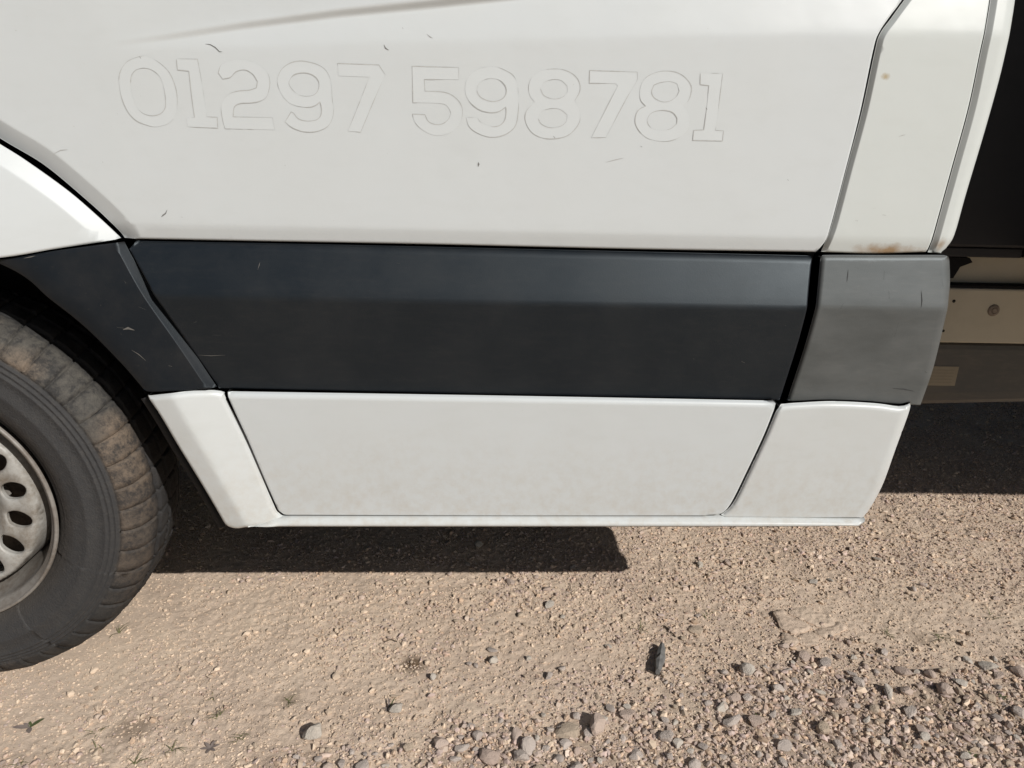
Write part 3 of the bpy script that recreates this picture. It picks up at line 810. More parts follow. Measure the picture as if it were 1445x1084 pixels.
for di, (zr, loops) in enumerate(DIGITS):
    LW = []
    for lp in loops:
        W = []
        for (a, b_) in lp:
            h = hit(zr[0] + a / zr[2], zr[1] + b_ / zr[2], f_door); W.append((h[0], h[2]))
        LW.append(smooth_loop(W))
    mn = LW[0].min(0); mx = LW[0].max(0)
    ggx, ggz = np.meshgrid(np.arange(mn[0], mx[0], .006), np.arange(mn[1], mx[1], .006))
    G = np.stack([ggx.ravel(), ggz.ravel()], 1)
    ok = inside(G, LW[0])
    for l in LW[1:]: ok &= ~inside(G, l)
    for l in LW: ok &= seg_dist(G, l, np.roll(l, -1, 0)) > .0015
    W, T = cdt(LW, G[ok])
    y = door_full(W) - 0.00030
    V = np.stack([W[:, 0], y, W[:, 1]], 1)
    a, b_, c_ = V[T[:, 0]], V[T[:, 1]], V[T[:, 2]]
    fl = np.cross(b_ - a, c_ - a)[:, 1] > 0; T[fl] = T[fl][:, ::-1]
    dg = mesh_from('digit', V, T, M['ghost'], door, True)
    e = 1e-3; dx = (f_door(W[:, 0] + e, W[:, 1]) - f_door(W[:, 0] - e, W[:, 1])) / (2 * e); dz = (f_door(W[:, 0], W[:, 1] + e) - f_door(W[:, 0], W[:, 1] - e)) / (2 * e)
    nn = np.stack([dx, -np.ones(len(W)), dz], 1); nn /= np.linalg.norm(nn, axis=1)[:, None]
    dg.data.normals_split_custom_set_from_vertices(nn.tolist())
    # the thin dirty line left round the old lettering, breaking off here and there
    OV = []; OF = []
    for l in LW:
        n = len(l); t = np.roll(l, -1, 0) - np.roll(l, 1, 0); t /= np.maximum(np.linalg.norm(t, axis=1)[:, None], 1e-9)
        nr = np.stack([-t[:, 1], t[:, 0]], 1)
        s = np.cumsum(np.linalg.norm(np.roll(l, -1, 0) - l, axis=1))
        wv = 0.00036 + 0.0012 * vnoise(s, s * 0 + di * 3.3, 0.03, 41) + .0005 * vnoise(s, s * 0 + di, .008, 42)
        wv = np.clip(wv, 0.00003, 0.0006)
        A = l + nr * wv[:, None]; Bq = l - nr * wv[:, None]
        off = len(OV)
        yy = door_full(l) - .00055
        for q in range(n): OV += [(A[q, 0], yy[q], A[q, 1]), (Bq[q, 0], yy[q], Bq[q, 1])]
        OF += [(off + 2 * q, off + 2 * q + 1, off + 2 * ((q + 1) % n) + 1, off + 2 * ((q + 1) % n)) for q in range(n)]
    mesh_from('digit_outline', OV, OF, M['residue'], door)

# ---- chips and scratches: small bare marks in the skins
def mark(name, pts, wpx, f, mat, parent, lift=0.0006):
    W = [hit(px, py, f) for px, py in pts]; V = []; F = []
    for i, P in enumerate(W):
        q = W[min(i + 1, len(W) - 1)] - W[max(i - 1, 0)]; t = np.array([q[0], q[2]]); t /= max(np.linalg.norm(t), 1e-9)
        k = 1 - abs(i / (len(W) - 1) * 2 - 1) ** 2 * .8
        w = wpx * .85 / 900 * k / 2
        V += [(P[0] - t[1] * w, P[1] - lift, P[2] + t[0] * w), (P[0] + t[1] * w, P[1] - lift, P[2] - t[0] * w)]
    for i in range(len(W) - 1): F.append((2 * i, 2 * i + 1, 2 * i + 3, 2 * i + 2))
    return mesh_from(name, V, F, mat, parent)
M['chip'] = simple_mat('chipped_to_primer', (0.17, 0.17, 0.165), 0.8)
M['scuff'] = simple_mat('pale_scuff', (0.12, 0.115, 0.105), 0.8)
M['scratch'] = simple_mat('grey_scratch', (0.42, 0.42, 0.41), 0.7)
for pts, w, mk in (
    ([(675, 229), (675.5, 232), (675, 235)], 2.6, 'chip'), ([(236, 296), (234, 301), (230, 304), (228, 306)], 1.8, 'chip'), ([(256, 306), (257.5, 307)], 1.6, 'chip'),
    ([(290, 62), (297, 63), (304, 67), (310, 73), (314, 73)], 1.2, 'chip'), ([(781, 192), (783, 195)], 2.4, 'chip'), ([(904, 206), (906, 207.5)], 2.2, 'chip'),
    ([(197, 80), (199, 82.5)], 2.4, 'chip'), ([(542, 63), (544, 68), (549, 71)], 1.4, 'chip'), ([(602, 48), (607, 52), (611, 54)], 1.0, 'scratch'),
    ([(76, 217), (86, 212), (96, 211)], 1.0, 'scratch'), ([(855, 229), (870, 225), (880, 223)], .9, 'scratch'), ([(996, 152), (998, 155)], 2, 'chip'),
    ([(1111, 253), (1113, 255)], 1.8, 'chip'), ([(568, 39), (569, 41)], 1.6, 'chip'), ([(145, 228), (146, 229.5)], 1.5, 'chip'), ([(402, 233), (403, 234.5)], 1.5, 'chip')):
    mark('paint_chip', pts, w, f_door, M[mk], door)
for pts, w, mk in (([(1245, 303), (1250, 304)], 1.2, 'chip'), ([(1207, 311), (1211, 312)], 1.1, 'chip'), ([(1232, 294), (1236, 294)], 1.0, 'scratch'), ([(1268, 193), (1273, 191), (1278, 190)], 1.1, 'scratch')):
    mark('paint_chip', pts, w, f_pillar, M[mk], bpy.data.objects['pillar_panel'])
for pts, w, mk in (([(364, 380), (366, 374), (367, 370)], 1.0, 'scuff'), ([(280, 501), (298, 502), (318, 501)], .9, 'scuff'), ([(274, 455), (278, 454)], 1.4, 'scuff'),
                   ([(300, 473), (312, 473)], .7, 'scuff'), ([(1046, 510), (1051, 512)], 2.0, 'scuff'), ([(978, 506), (980, 507)], 1.2, 'scuff'), ([(1107, 459), (1109, 460)], 1.2, 'scuff'), ([(560, 371), (565, 372)], .8, 'scuff')):
    mark('scratch', pts, w, f_strip, M[mk], door_strip)
ao = bpy.data.objects['arch_trim']
for pts, w in (([(174, 465), (181, 463), (190, 466)], 4.0), ([(165, 462), (175, 463)], 1.2), ([(186, 494), (196, 500), (206, 509)], 1.4), ([(196, 433), (206, 437)], 1.0), ([(176, 397), (178, 400)], 1.6), ([(238, 516), (243, 517)], 2.4), ([(142, 430), (143, 432)], 1.2), ([(34, 364.5), (44, 362.5), (50, 361)], 1.6)):
    mark('scratch', pts, w, f_archstrip, M['scuff'], ao)
ro = bpy.data.objects['rear_rub_strip']
M['dkscuff'] = simple_mat('dark_scuff', (0.045, 0.047, 0.048), 0.7)
for pts, w in (([(1197, 380), (1196, 390), (1195, 398)], 1.3), ([(1248, 382), (1247, 395)], 1.2), ([(1254, 410), (1255, 422)], 1.0), ([(1300, 410), (1301, 424), (1300, 434)], 1.6), ([(1329, 393), (1331, 405)], 1.0),
               ([(1260, 548), (1275, 549), (1290, 552)], 1.6), ([(1305, 524), (1308, 526)], 2.4), ([(1190, 428), (1186, 436)], 1.2), ([(1268, 455), (1262, 475)], .9)):
    mark('scratch', pts, w, f_rearstrip, M['dkscuff'], ro)

# ---- wheel
def make_wheel():
    w = bpy.data.objects.new('wheel', None); COL.objects.link(w)
    # tyre
    prof = [(0.214, .030, 0), (0.220, .022, 0), (0.226, .0165, 0), (0.232, .0135, 0), (0.234, .010, 0), (0.238, .009, 0), (0.240, .006, 0), (0.255, .0015, 0), (0.268, .0, 0),
            (0.270, -.0009, 0), (0.274, -.0009, 0), (0.276, .0002, 0), (0.287, .0012, 0), (0.296, .0035, 0), (0.2975, .0023, 0), (0.2995, .0030, 0), (0.3005, .0052, 0), (0.3035, .0062, 0), (0.3045, .005, 0), (0.3065, .0058, 0), (0.3075, .0082, 0),
            (0.3105, .0095, 0), (0.3115, .0083, 0), (0.3135, .0092, 0), (0.3145, .0118, 0), (0.3175, .0140, 0.0), (0.3185, .0125, 0.25), (0.322, .0150, .8), (0.328, .0205, 1), (0.3345, .0300, 1), (0.3395, .0420, 1), (0.3425, .0560, 1), (0.3440, .0680, 1),
            (0.3440, .0700, .5), (0.3365, .0720, 0), (0.3365, .0790, 0), (0.3450, .0810, .5), (0.3455, .0830, .8), (0.3462, .1080, .8), (0.3460, .1100, .5), (0.3385, .1120, 0), (0.3385, .1190, 0), (0.3460, .1210, .5), (0.3462, .1230, .8), (0.3455, .1480, .8), (0.345, .1500, .5),
            (0.3365, .1520, 0), (0.3365, .1590, 0), (0.344, .1610, .5), (0.3425, .1740, 1), (0.3370, .1980, 1), (0.3260, .2140, 1), (0.316, .2220, 0), (0.29, .2320, 0), (0.26, .2350, 0), (0.23, .2280, 0), (0.214, .2080, 0)]
    NB = 50; fr = [0, .035, .085, .12, .30, .50, .72, .90]; gd = [.0, 1, 1, .0, 0, 0, 0, 0]
    V = []; k = len(prof); A = []
    rg = np.random.default_rng(5)
    jb = rg.normal(0, .05, NB)
    for b_ in range(NB):
        for q, t in enumerate(fr):
            ang = 2 * math.pi * (b_ + t + (jb[b_] if t < .13 else 0)) / NB; A.append(ang)
            for i, (r, y, gr) in enumerate(prof):
                a2 = ang + (0.05 * (y - .03) / .1 if r > .3185 else 0) * .6
                rr = float(np.interp(r, [.214, .2235, .3175, .346], [.2065, .2145, .3135, .3565])) - gr * gd[q] * .0058 + (rg.normal(0, .0009) if gr > 0 else rg.normal(0, .00008))
                yy = y + gr * gd[q] * (.0022 if y < .06 else 0)
                V.append((rr * math.cos(a2), yy, rr * math.sin(a2)))
    n = len(A); F = []
    for i in range(n):
        j = (i + 1) % n
        for q in range(k - 1): F.append((i * k + q, j * k + q, j * k + q + 1, i * k + q + 1))
    V = [(x, y - (0.006 * max(0, (-.30 - z) / .04) if z < -.30 and y < .05 else 0), max(z, -WZ + .0015)) for x, y, z in V]
    ty = mesh_from('tyre', V, F, M['tyre'], w, True)
    # rim barrel
    rp = [(0.2235, .020), (0.2225, .0155), (0.2195, .0145), (0.2170, .017), (0.2150, .024), (0.2080, .0265), (0.2045, .034), (0.2020, .050), (0.196, .062), (0.192, .080), (0.186, .100), (0.182, .17), (0.19, .2)]
    rp = [(r * .962, y - .010 if y < .03 else y) for r, y in rp]
    V, F = lathe_y(rp, 120); mesh_from('rim', V, [f[::-1] for f in F], M['steel_rim'], w, True)
    # disc with oval holes
    NH = 16; th = np.linspace(0, 2 * math.pi, 100, endpoint=False)
    outer = np.stack([.182 * np.cos(th), .182 * np.sin(th)], 1)
    holes = []
    for h in range(NH):
        a = 2 * math.pi * h / NH - .005 + math.pi / NH; c = np.array([math.cos(a), math.sin(a)]) * .1430; er = c / .143; et = np.array([-er[1], er[0]])
        q = np.linspace(0, 2 * math.pi, 22, endpoint=False)
        holes.append(np.array([c + er * .0230 * math.cos(t) + et * .0165 * math.sin(t) for t in q]))
    pts = []
    for r, n_ in ((.1812, 100), (.1795, 100), (.1783, 100), (.177, 100), (.1745, 90), (.1715, 90), (.108, 64), (.100, 60), (.090, 50), (.080, 48), (.072, 40), (.068, 40), (.05, 24), (.02, 8)):
        t = np.linspace(0, 2 * math.pi, n_, endpoint=False); pts.append(np.stack([r * np.cos(t), r * np.sin(t)], 1))
    for hl, sc in [(h, s) for h in holes for s in (1.08, 1.18)]:
        c = hl.mean(0); pts.append(c + (hl - c) * sc)
    P = np.vstack(pts)
    rr = np.hypot(P[:, 0], P[:, 1]); ok = rr < .1817
    for h in holes: ok &= ~inside(P, h); 
    W, T = cdt([outer] + holes, P[ok])
    def yd(W):
        r = np.hypot(W[:, 0], W[:, 1])
        y = np.interp(r, [0, .06, .068, .072, .095, .112, .128, .160, .172, .177, .1795, .182], [.026, .026, .028, .058, .054, .040, .030, .029, .031, .036, .050, .105])
        for h in holes:
            c = h.mean(0); q = W - c; er = c / np.linalg.norm(c)
            d = np.sqrt((q @ er / .0230) ** 2 + ((q @ np.array([-er[1], er[0]])) / .0165) ** 2)
            y = y + .004 * np.clip(1 - (d - 1) / .25, 0, 1) ** 2
        return y
    V = np.stack([W[:, 0], yd(W), W[:, 1]], 1).tolist(); F = T.tolist()
    a, b_, c_ = [np.array(V)[T[:, i]] for i in range(3)]
    fl = np.cross(b_ - a, c_ - a)[:, 1] > 0
    F = [list(t[::-1]) if f else list(t) for t, f in zip(F, fl)]
    for lp in holes:
        o = len(V); yy = yd(lp)
        V += [(p[0], y, p[1]) for p, y in zip(lp, yy)] + [(p[0], y + .007, p[1]) for p, y in zip(lp, yy)]
        nh = len(lp); F += [[o + i, o + nh + i, o + nh + (i + 1) % nh, o + (i + 1) % nh] for i in range(nh)]
    V = [(x * .962, y, z * .962) for x, y, z in V]
    mesh_from('wheel_disc', V, F, M['steel_disc'], w, True)
    V, F = lathe_y([(0.001, .105), (0.12, .105), (0.165, .10), (0.17, .115), (0.17, .17)], 48)
    mesh_from('brake_disc', V, F, M['brake'], w, True)
    for h in range(6):
        a = 2 * math.pi * h / 6
        V, F = lathe_y([(0.001, .012), (0.010, .012), (0.0125, .016), (0.0125, .04), (0.016, .045), (.016, .062)], 6)
        mesh_from('wheel_nut', [(x + .09 * math.cos(a), y + .012, z + .09 * math.sin(a)) for x, y, z in V], F, M['steel_rim'], w)
    return w

mt, nt, b = new_mat('worn_tyre_rubber')
ob = N(nt, 'ShaderNodeTexCoord').outputs['Object']
sp = N(nt, 'ShaderNodeSeparateXYZ'); nt.links.new(ob, sp.inputs[0])
rad = math_(nt, 'SQRT', math_(nt, 'ADD', math_(nt, 'MULTIPLY', sp.outputs['X'], sp.outputs['X']), math_(nt, 'MULTIPLY', sp.outputs['Z'], sp.outputs['Z'])))
n1 = noise(nt, 22, 8, 0.75, ob); n2 = noise(nt, 90, 6, 0.8, ob); n3 = noise(nt, 5, 3, 0.5, ob); n4 = noise(nt, 300, 3, .6, ob)
c = mixc(nt, n1.outputs['Fac'], (0.030, 0.030, 0.032, 1), (0.052, 0.051, 0.050, 1))
c = mixc(nt, math_(nt, 'MULTIPLY', ramp(nt, n2.outputs['Fac'], [(.5, g(0)), (.75, g(1))]).outputs['Color'], .22), c, (0.13, 0.115, 0.095, 1))
# brown dust ring near the bead
rb = ramp(nt, math_(nt, 'MULTIPLY', rad, 2.0), [(0.425, g(1)), (0.46, g(.6)), (0.49, g(0))]).outputs['Color']
c = mixc(nt, math_(nt, 'MULTIPLY', rb, .35), c, (0.105, 0.088, 0.070, 1))
# dried mud over the shoulder blocks
rt = ramp(nt, math_(nt, 'MULTIPLY', rad, 2.0), [(0.622, g(0)), (0.634, g(1))]).outputs['Color']
mud = ramp(nt, math_(nt, 'ADD', math_(nt, 'MULTIPLY', n1.outputs['Fac'], .5), math_(nt, 'MULTIPLY', n2.outputs['Fac'], .5)), [(0.43, g(.12)), (0.51, g(.62)), (0.60, g(1))]).outputs['Color']
mudc = mixc(nt, ramp(nt, n3.outputs['Fac'], [(0.42, g(0)), (0.58, g(1))]).outputs['Color'], (0.100, 0.093, 0.081, 1), (0.215, 0.165, 0.122, 1))
shoulder = ramp(nt, math_(nt, 'MULTIPLY', sp.outputs['Y'], 5.0), [(0.27, g(1)), (0.36, g(0.12))]).outputs['Color']
upper = ramp(nt, math_(nt, 'ADD', math_(nt, 'ADD', sp.outputs['Z'], .5), math_(nt, 'MULTIPLY', n3.outputs['Fac'], .15)), [(0.38, g(.22)), (0.62, g(.55)), (0.78, g(1))]).outputs['Color']
c = mixc(nt, math_(nt, 'MULTIPLY', rt, .8), c, (0.020, 0.020, 0.021, 1))
c = mixc(nt, math_(nt, 'MULTIPLY', math_(nt, 'MULTIPLY', math_(nt, 'MULTIPLY', rt, mud), shoulder), upper), c, mudc)
nt.links.new(c, b.inputs['Base Color']); b.inputs['Roughness'].default_value = 0.72; b.inputs['Specular IOR Level'].default_value = .3
bp = N(nt, 'ShaderNodeBump'); bp.inputs['Strength'].default_value = .7; bp.inputs['Distance'].default_value = .002
nt.links.new(math_(nt, 'ADD', n4.outputs['Fac'], n2.outputs['Fac']), bp.inputs['Height']); nt.links.new(bp.outputs['Normal'], b.inputs['Normal'])
M['tyre'] = mt

def dirty_metal(name, base, dirt, lo, hi, rough=.45):
    mt, nt, b = new_mat(name)
    ob = N(nt, 'ShaderNodeTexCoord').outputs['Object']
    n1 = noise(nt, 18, 6, .7, ob); n2 = noise(nt, 120, 5, .7, ob)
    f = ramp(nt, math_(nt, 'ADD', math_(nt, 'MULTIPLY', n1.outputs['Fac'], .7), math_(nt, 'MULTIPLY', n2.outputs['Fac'], .3)), [(lo, g(0)), (hi, g(1))]).outputs['Color']
    nt.links.new(mixc(nt, f, base, dirt), b.inputs['Base Color'])
    b.inputs['Roughness'].default_value = rough; b.inputs['Specular IOR Level'].default_value = .4
    return mt
M['steel_rim'] = dirty_metal('dusty_steel_rim', (0.24, 0.225, 0.205, 1), (0.10, 0.075, 0.055, 1), .42, .70)
M['steel_disc'] = dirty_metal('silver_painted_disc', (0.35, 0.342, 0.32, 1), (0.19, 0.165, 0.135, 1), .44, .64)
M['brake'] = dirty_metal('rusty_brake', (0.24, 0.20, 0.16, 1), (0.10, 0.075, 0.06, 1), .4, .6, .7)

def copy_tree(o, parent=None):
    c = o.copy(); COL.objects.link(c); c.parent = parent
    for ch in o.children: copy_tree(ch, c)
    return c
wheel = make_wheel()
wheel.location = (WX, 0.003, WZ); wheel.parent = van
wheel['label'] = 'front wheel with muddy tyre shoulder and dusty steel rim'
rw = copy_tree(wheel, van); rw.location = (2.72, 0.05, WZ); rw['label'] = 'rear wheel under the load body'
for x in (WX, 2.72):
    fw = copy_tree(wheel, van); fw.location = (x, 1.90, WZ); fw.rotation_euler = (0, 0, math.pi); fw['label'] = 'wheel on the far side'

# ---- chassis, tank and load body behind the cab
YR = 0.40
def zr(py, Y=YR, px=1400): return on_y(px, py, Y)[2]
def xr(px, py, Y=YR): return on_y(px, py, Y)[0]
M['cream'] = plastic_mat('cream_chassis_paint', (0.47, 0.43, 0.335, 1), rough=.55, dust=(0.20, 0.16, 0.11, 1), amt=.35, streak=False)
M['tank'] = plastic_mat('dusty_tank', (0.085, 0.08, 0.072, 1), rough=.55, dust=(0.21, 0.175, 0.13, 1), amt=.35, streak=True)
M['stick'] = simple_mat('paper_sticker', (0.27, 0.235, 0.17), .7, var=.15)
M['gap_filler'] = simple_mat('black_gap_filler', (0.012, 0.013, 0.016), .55, scale=6)
zt, zb_ = zr(408), zr(485)
rail = box('chassis_rail', 0.45, 4.2, YR, YR + .07, zb_, zt, M['cream'], van, .004)
rail['label'] = 'cream painted chassis rail behind the cab'
rail2 = box('chassis_upper_rail', 0.45, 4.2, YR + .035, YR + .10, zt + .002, zr(362, YR + .035), M['cream'], van, .003)
lipb = box('chassis_rail_lip', 0.45, 4.2, YR + .004, YR + .05, zt - .001, zr(404), M['under'], van, .001)
def disc_at(name, px, py, r, mat, parent, y, prof=None):
    P = on_y(px, py, y)
    V, F = lathe_y(prof or [(0.0005, -.0006), (r, -.0006), (r, .004)], 20)
    return mesh_from(name, [(x + P[0], yy + y, z + P[2]) for x, yy, z in V], F, mat, parent, False)
disc_at('bolt', 1402, 438, .011, M['brake'], rail, YR, [(0.0005, -.0045), (.0055, -.0045), (.0062, -.001), (.0066, -.004), (.0115, -.003), (.013, -.0002), (.013, .003)])
disc_at('bolt_hole', 1346, 425, .0035, M['under'], rail, YR)
disc_at('bolt_hole', 1331, 467, .0030, M['under'], rail, YR)
# bracket with dark stain at the front of the upper rail
prism('bracket', [(xr(1330, 366), zr(366)), (xr(1376, 367), zr(367)), (xr(1380, 372), zr(373)), (xr(1362, 380), zr(380)), (xr(1352, 396), zr(396)), (xr(1330, 398), zr(398))], YR + .018, YR + .034, M['under'], van)
# tank: rounded long box hanging under the rail
def tank():
    Y = YR + .012; z1, z0 = zb_ - .003, zr(576, Y)
    prof = [(Y + .30, z1), (Y + .012, z1), (Y + .003, z1 - .006), (Y, z1 - .015), (Y - .001, z0 + .03), (Y + .002, z0 + .012), (Y + .010, z0 + .002), (Y + .03, z0), (Y + .30, z0 - .01)]
    xs = [0.50, 0.51, 2.0, 2.01]; V = []; F = []
    for i, x in enumerate(xs):
        for (y, z) in prof: V.append((x, y if i in (1, 2) else y + .004, z + (0.035 * (x - .9) if z < z1 - .05 else 0)))
    k = len(prof)
    for i in range(3):
        for q in range(k - 1): F.append((i * k + q, (i + 1) * k + q, (i + 1) * k + q + 1, i * k + q + 1))
    F.append(tuple(range(k))); F.append(tuple(range(4 * k - 1, 3 * k - 1, -1)))
    return mesh_from('fuel_tank', V, F, M['tank'], van, False)
tk = tank(); tk['label'] = 'dusty dark tank below the chassis rail'
Yt = YR + .0115
sx0, sx1 = xr(1306, 530, Yt), xr(1350, 530, Yt)
st_ = box('sticker', sx0, sx1, Yt - .0014, Yt - .0004, zr(545, Yt), zr(518, Yt), M['stick'], tk, 0)
M['print'] = simple_mat('sticker_print', (0.225, 0.195, 0.14), .7)
for i in range(5):
    zz = zr(523 + i * 4.3, Yt); box('print_line', sx0 + .004, sx1 - .009, Yt - .0017, Yt - .0015, zz - .0007, zz + .0007, M['print'], st_, 0)
# black box added to fill the dark gap between cab and load body
lk = box('gap_filler', 0.74, 1.11, YR - .03, 1.7, zr(350, YR - .03), 1.9, M['gap_filler'], van, .006)
lk['label'] = 'black box added to fill the dark gap between cab and load body'
box('gap_filler_base', 0.74, 1.11, YR - .014, 1.7, zr(362, YR), zr(350, YR - .03) - .003, M['gap_filler'], van, .002)
# load body: white box on a deep side rail; it shades the gap behind the cab
LB0 = 1.12
bd = box('load_body', LB0, 4.4, 0.012, 1.98, 0.80, 2.75, M['paint'], van, .02)
bd['label'] = 'tall white load body behind the cab'
box('load_body_side_rail', LB0, 4.4, 0.0, 0.06, 0.700, 0.798, M['paint_sill'], van, .006)
box('load_body_floor', LB0 + .01, 4.39, 0.062, 1.97, 0.745, 0.797, M['under'], van, .004)
box('cab_rear_wall', 0.64, 0.69, 0.17, 1.88, 0.62, 1.295, M['under'], van, .004)
box('cross_member', 0.60, 0.70, 0.3, 1.6, 0.42, 0.60, M['under'], van, .004)
box('front_axle', WX - .06, WX + .06, 0.24, 1.7, 0.24, 0.36, M['under'], van, .02)
box('gearbox', -0.75, 0.55, 0.72, 1.2, 0.27, 0.368, M['under'], van, .03)

# ================================================================== LOOSE THINGS ON THE GROUND
def stone_mesh(seed, sub=2, flat=.62, rough=.16):
    import bmesh
    rg = np.random.default_rng(seed); bm = bmesh.new(); bmesh.ops.create_icosphere(bm, subdivisions=sub, radius=1)
    pl = [(Vector(rg.normal(size=3)).normalized(), rg.uniform(.45, .85)) for _ in range(13)]
    for v in bm.verts:
        p = v.co.copy()
        for n_, d in pl:
            s = p.dot(n_)
            if s > d: p -= n_ * (s - d)
        p *= 1 + rg.normal(0, .018)
        v.co = (p.x * rg_s[seed % 8][0], p.y * rg_s[seed % 8][1], p.z * flat)
    me = bpy.data.meshes.new('stone'); bm.to_mesh(me); bm.free()
    return me
rg_s = [(1.2, .85), (1.0, .9), (1.35, .8), (1.1, 1.0), (1.25, .7), (.95, .95), (1.5, .75), (1.15, .9)]
def stone_mat(name, c0, c1):
    mt, nt, b = new_mat(name)
    oi = N(nt, 'ShaderNodeObjectInfo'); ob = N(nt, 'ShaderNodeTexCoord').outputs['Object']
    c = mixc(nt, oi.outputs['Random'], c0, c1)
    n1 = noise(nt, 1.5, 6, .7, ob); n2 = noise(nt, 9, 4, .7, ob)
    c = mixc(nt, math_(nt, 'MULTIPLY', n1.outputs['Fac'], .55), c, (0.52, 0.42, 0.32, 1))
    c = mixc(nt, math_(nt, 'MULTIPLY', ramp(nt, n2.outputs['Fac'], [(.55, g(0)), (.7, g(1))]).outputs['Color'], .3), c, (0.32, 0.275, 0.245, 1))
    nt.links.new(c, b.inputs['Base Color']); b.inputs['Roughness'].default_value = .88; b.inputs['Specular IOR Level'].default_value = .25
    bp = N(nt, 'ShaderNodeBump'); bp.inputs['Strength'].default_value = .5; bp.inputs['Distance'].default_value = .15
    nt.links.new(n2.outputs['Fac'], bp.inputs['Height']); nt.links.new(bp.outputs['Normal'], b.inputs['Normal'])
    return mt
SM = {'grey': stone_mat('grey_stone', (0.50, 0.44, 0.41, 1), (0.68, 0.60, 0.55, 1)), 'pink': stone_mat('pink_stone', (0.56, 0.43, 0.37, 1), (0.66, 0.53, 0.46, 1)),
      'pale': stone_mat('pale_stone', (0.63, 0.58, 0.51, 1), (0.70, 0.65, 0.585, 1)), 'beige': stone_mat('beige_stone', (0.56, 0.45, 0.34, 1), (0.60, 0.49, 0.38, 1))}
SMESH = {}
for k_, mt_ in SM.items():
    SMESH[k_] = []
    for s_ in range(6):
        me = stone_mesh(s_ * 7 + len(k_)); me.materials.append(mt_); SMESH[k_].append(me)
def gh(x, y): return float(ground_h(np.array([x]), np.array([y]))[0])
def stone(px, py, wpx, kind='grey', label=None, rot=None, var=None, sink=.25, flat=1.0, group=None):
    P = on_z(px, py); sc = wpx / FPX * float((P - CAM) @ CF) / 1.72
    o = bpy.data.objects.new('stone', SMESH[kind][(var if var is not None else random.randrange(6))]); COL.objects.link(o)
    o.location = (P[0], P[1], gh(P[0], P[1]) + sc * .62 * flat * (.62 - sink))
    o.rotation_euler = (random.uniform(-.25, .25), random.uniform(-.25, .25), random.uniform(0, 6.28) if rot is None else rot)
    o.scale = (sc, sc, sc * flat)
    tag(o, label, 'stone', group); return o
for a in ((441, 1040, 30, 'pale', 'pale rounded stone casting a dark shadow beside gravel edge', .5, 1, .0, 1.5),
          (805, 1030, 34, 'beige', 'broad flat beige stone half sunk at the gravel edge', .3, 3, .35, .9),
          (843, 1024, 28, 'pink', 'angular pinkish stone standing tilted with its dark side showing', 1.2, 2, -.1, 1.5),
          (885, 1008, 24, 'pink', 'flat topped pink stone at the upper edge of the gravel', .4, 0, .1, 1.0),
          (938, 1040, 26, 'grey', 'rounded grey stone embedded among gravel beside sandy patch', .2, 5, .1, 1.1),
          (745, 1052, 26, 'grey', 'grey stone with pale face in middle of gravel band', 2.0, 4, .1, 1.0),
          (694, 1066, 32, 'pink', 'wide pinkish stone lying flat at lower gravel band', .1, 3, .25, .8),
          (558, 1001, 22, 'pale', 'pale stone alone on bare sand beside a weed', .2, 1, .0, 1.2),
          (697, 931, 13, 'pale', 'small pale stone with sharp shadow on fine gravel', .9, 2, -.1, 1.3),
          (611, 954, 11, 'pale', 'small whitish pebble next to the damp brown spot', 1.9, 4, -.1, 1.2),
          (1254, 976, 20, 'pale', 'pale angular stone on dense grey gravel', 1.3, 2, .05, 1.2),
          (1035, 984, 21, 'pink', 'round pinkish-grey stone flat in the gravel', .7, 5, .2, .8),
          (1392, 942, 24, 'pale', 'long pale stone on the gravel ridge', -.4, 0, .1, .9),
          (1106, 912, 14, 'pink', 'pink stone at the foot of the cracked mud crust', .5, 1, .0, 1.1),
          (1305, 1040, 16, 'pale', 'whitish stone in the brown gravel patch', 1.2, 4, .0, 1.1),
          (985, 887, 20, 'beige', 'beige stone flush with sand near the dark bark piece', .1, 3, .3, .7),
          (1146, 822, 15, 'pale', 'smooth pale stone flush with gritty soil under sill end', .1, 5, .2, .8)):
    stone(a[0], a[1], a[2], a[3], a[4], a[5], a[6], a[7], a[8])
GRP = 'larger loose stones among the gravel'
LBL = 'small angular grey-pink stone lying among the gravel'
placed = []
LBLS = {'grey': 'small angular grey stone', 'pink': 'small pinkish stone', 'pale': 'small whitish stone', 'beige': 'small sandy beige stone'}
def try_stone(px, py, w, coarse):
    if any((px - a) ** 2 + (py - b_) ** 2 < ((w + c_) * .55) ** 2 for a, b_, c_ in placed): return False
    placed.append((px, py, w)); kd = random.choices(['grey', 'pink', 'pale', 'beige'], [5, 3, 2, 1])[0]
    stone(px, py, w, kd, LBLS[kd] + (' on the dense gravel' if coarse else ' lying singly on the sandy grit'), group=LBLS[kd].replace('stone', 'stones') + (' of the gravel' if coarse else ' on the sandy grit'), sink=random.uniform(-.05, .3), flat=random.uniform(.8, 1.25)); return True
n_ = 0
while n_ < 245:      # on the coarse gravel
    px, py = random.uniform(380, 1470), random.uniform(895, 1100)
    if py < np.interp(px, Y_COARSE[:, 0], Y_COARSE[:, 1]) + random.uniform(-10, 25): continue
    if try_stone(px, py, 9 + 16 * random.random() ** 2.2, True): n_ += 1
n_ = 0
while n_ < 34:       # stray ones on the finer ground
    px, py = random.uniform(450, 1440), random.uniform(770, 990)
    if py > np.interp(px, Y_COARSE[:, 0], Y_COARSE[:, 1]): continue
    if px < 640 and random.random() < .8: continue
    if try_stone(px, py, 8 + 6 * random.random() ** 2, False): n_ += 1

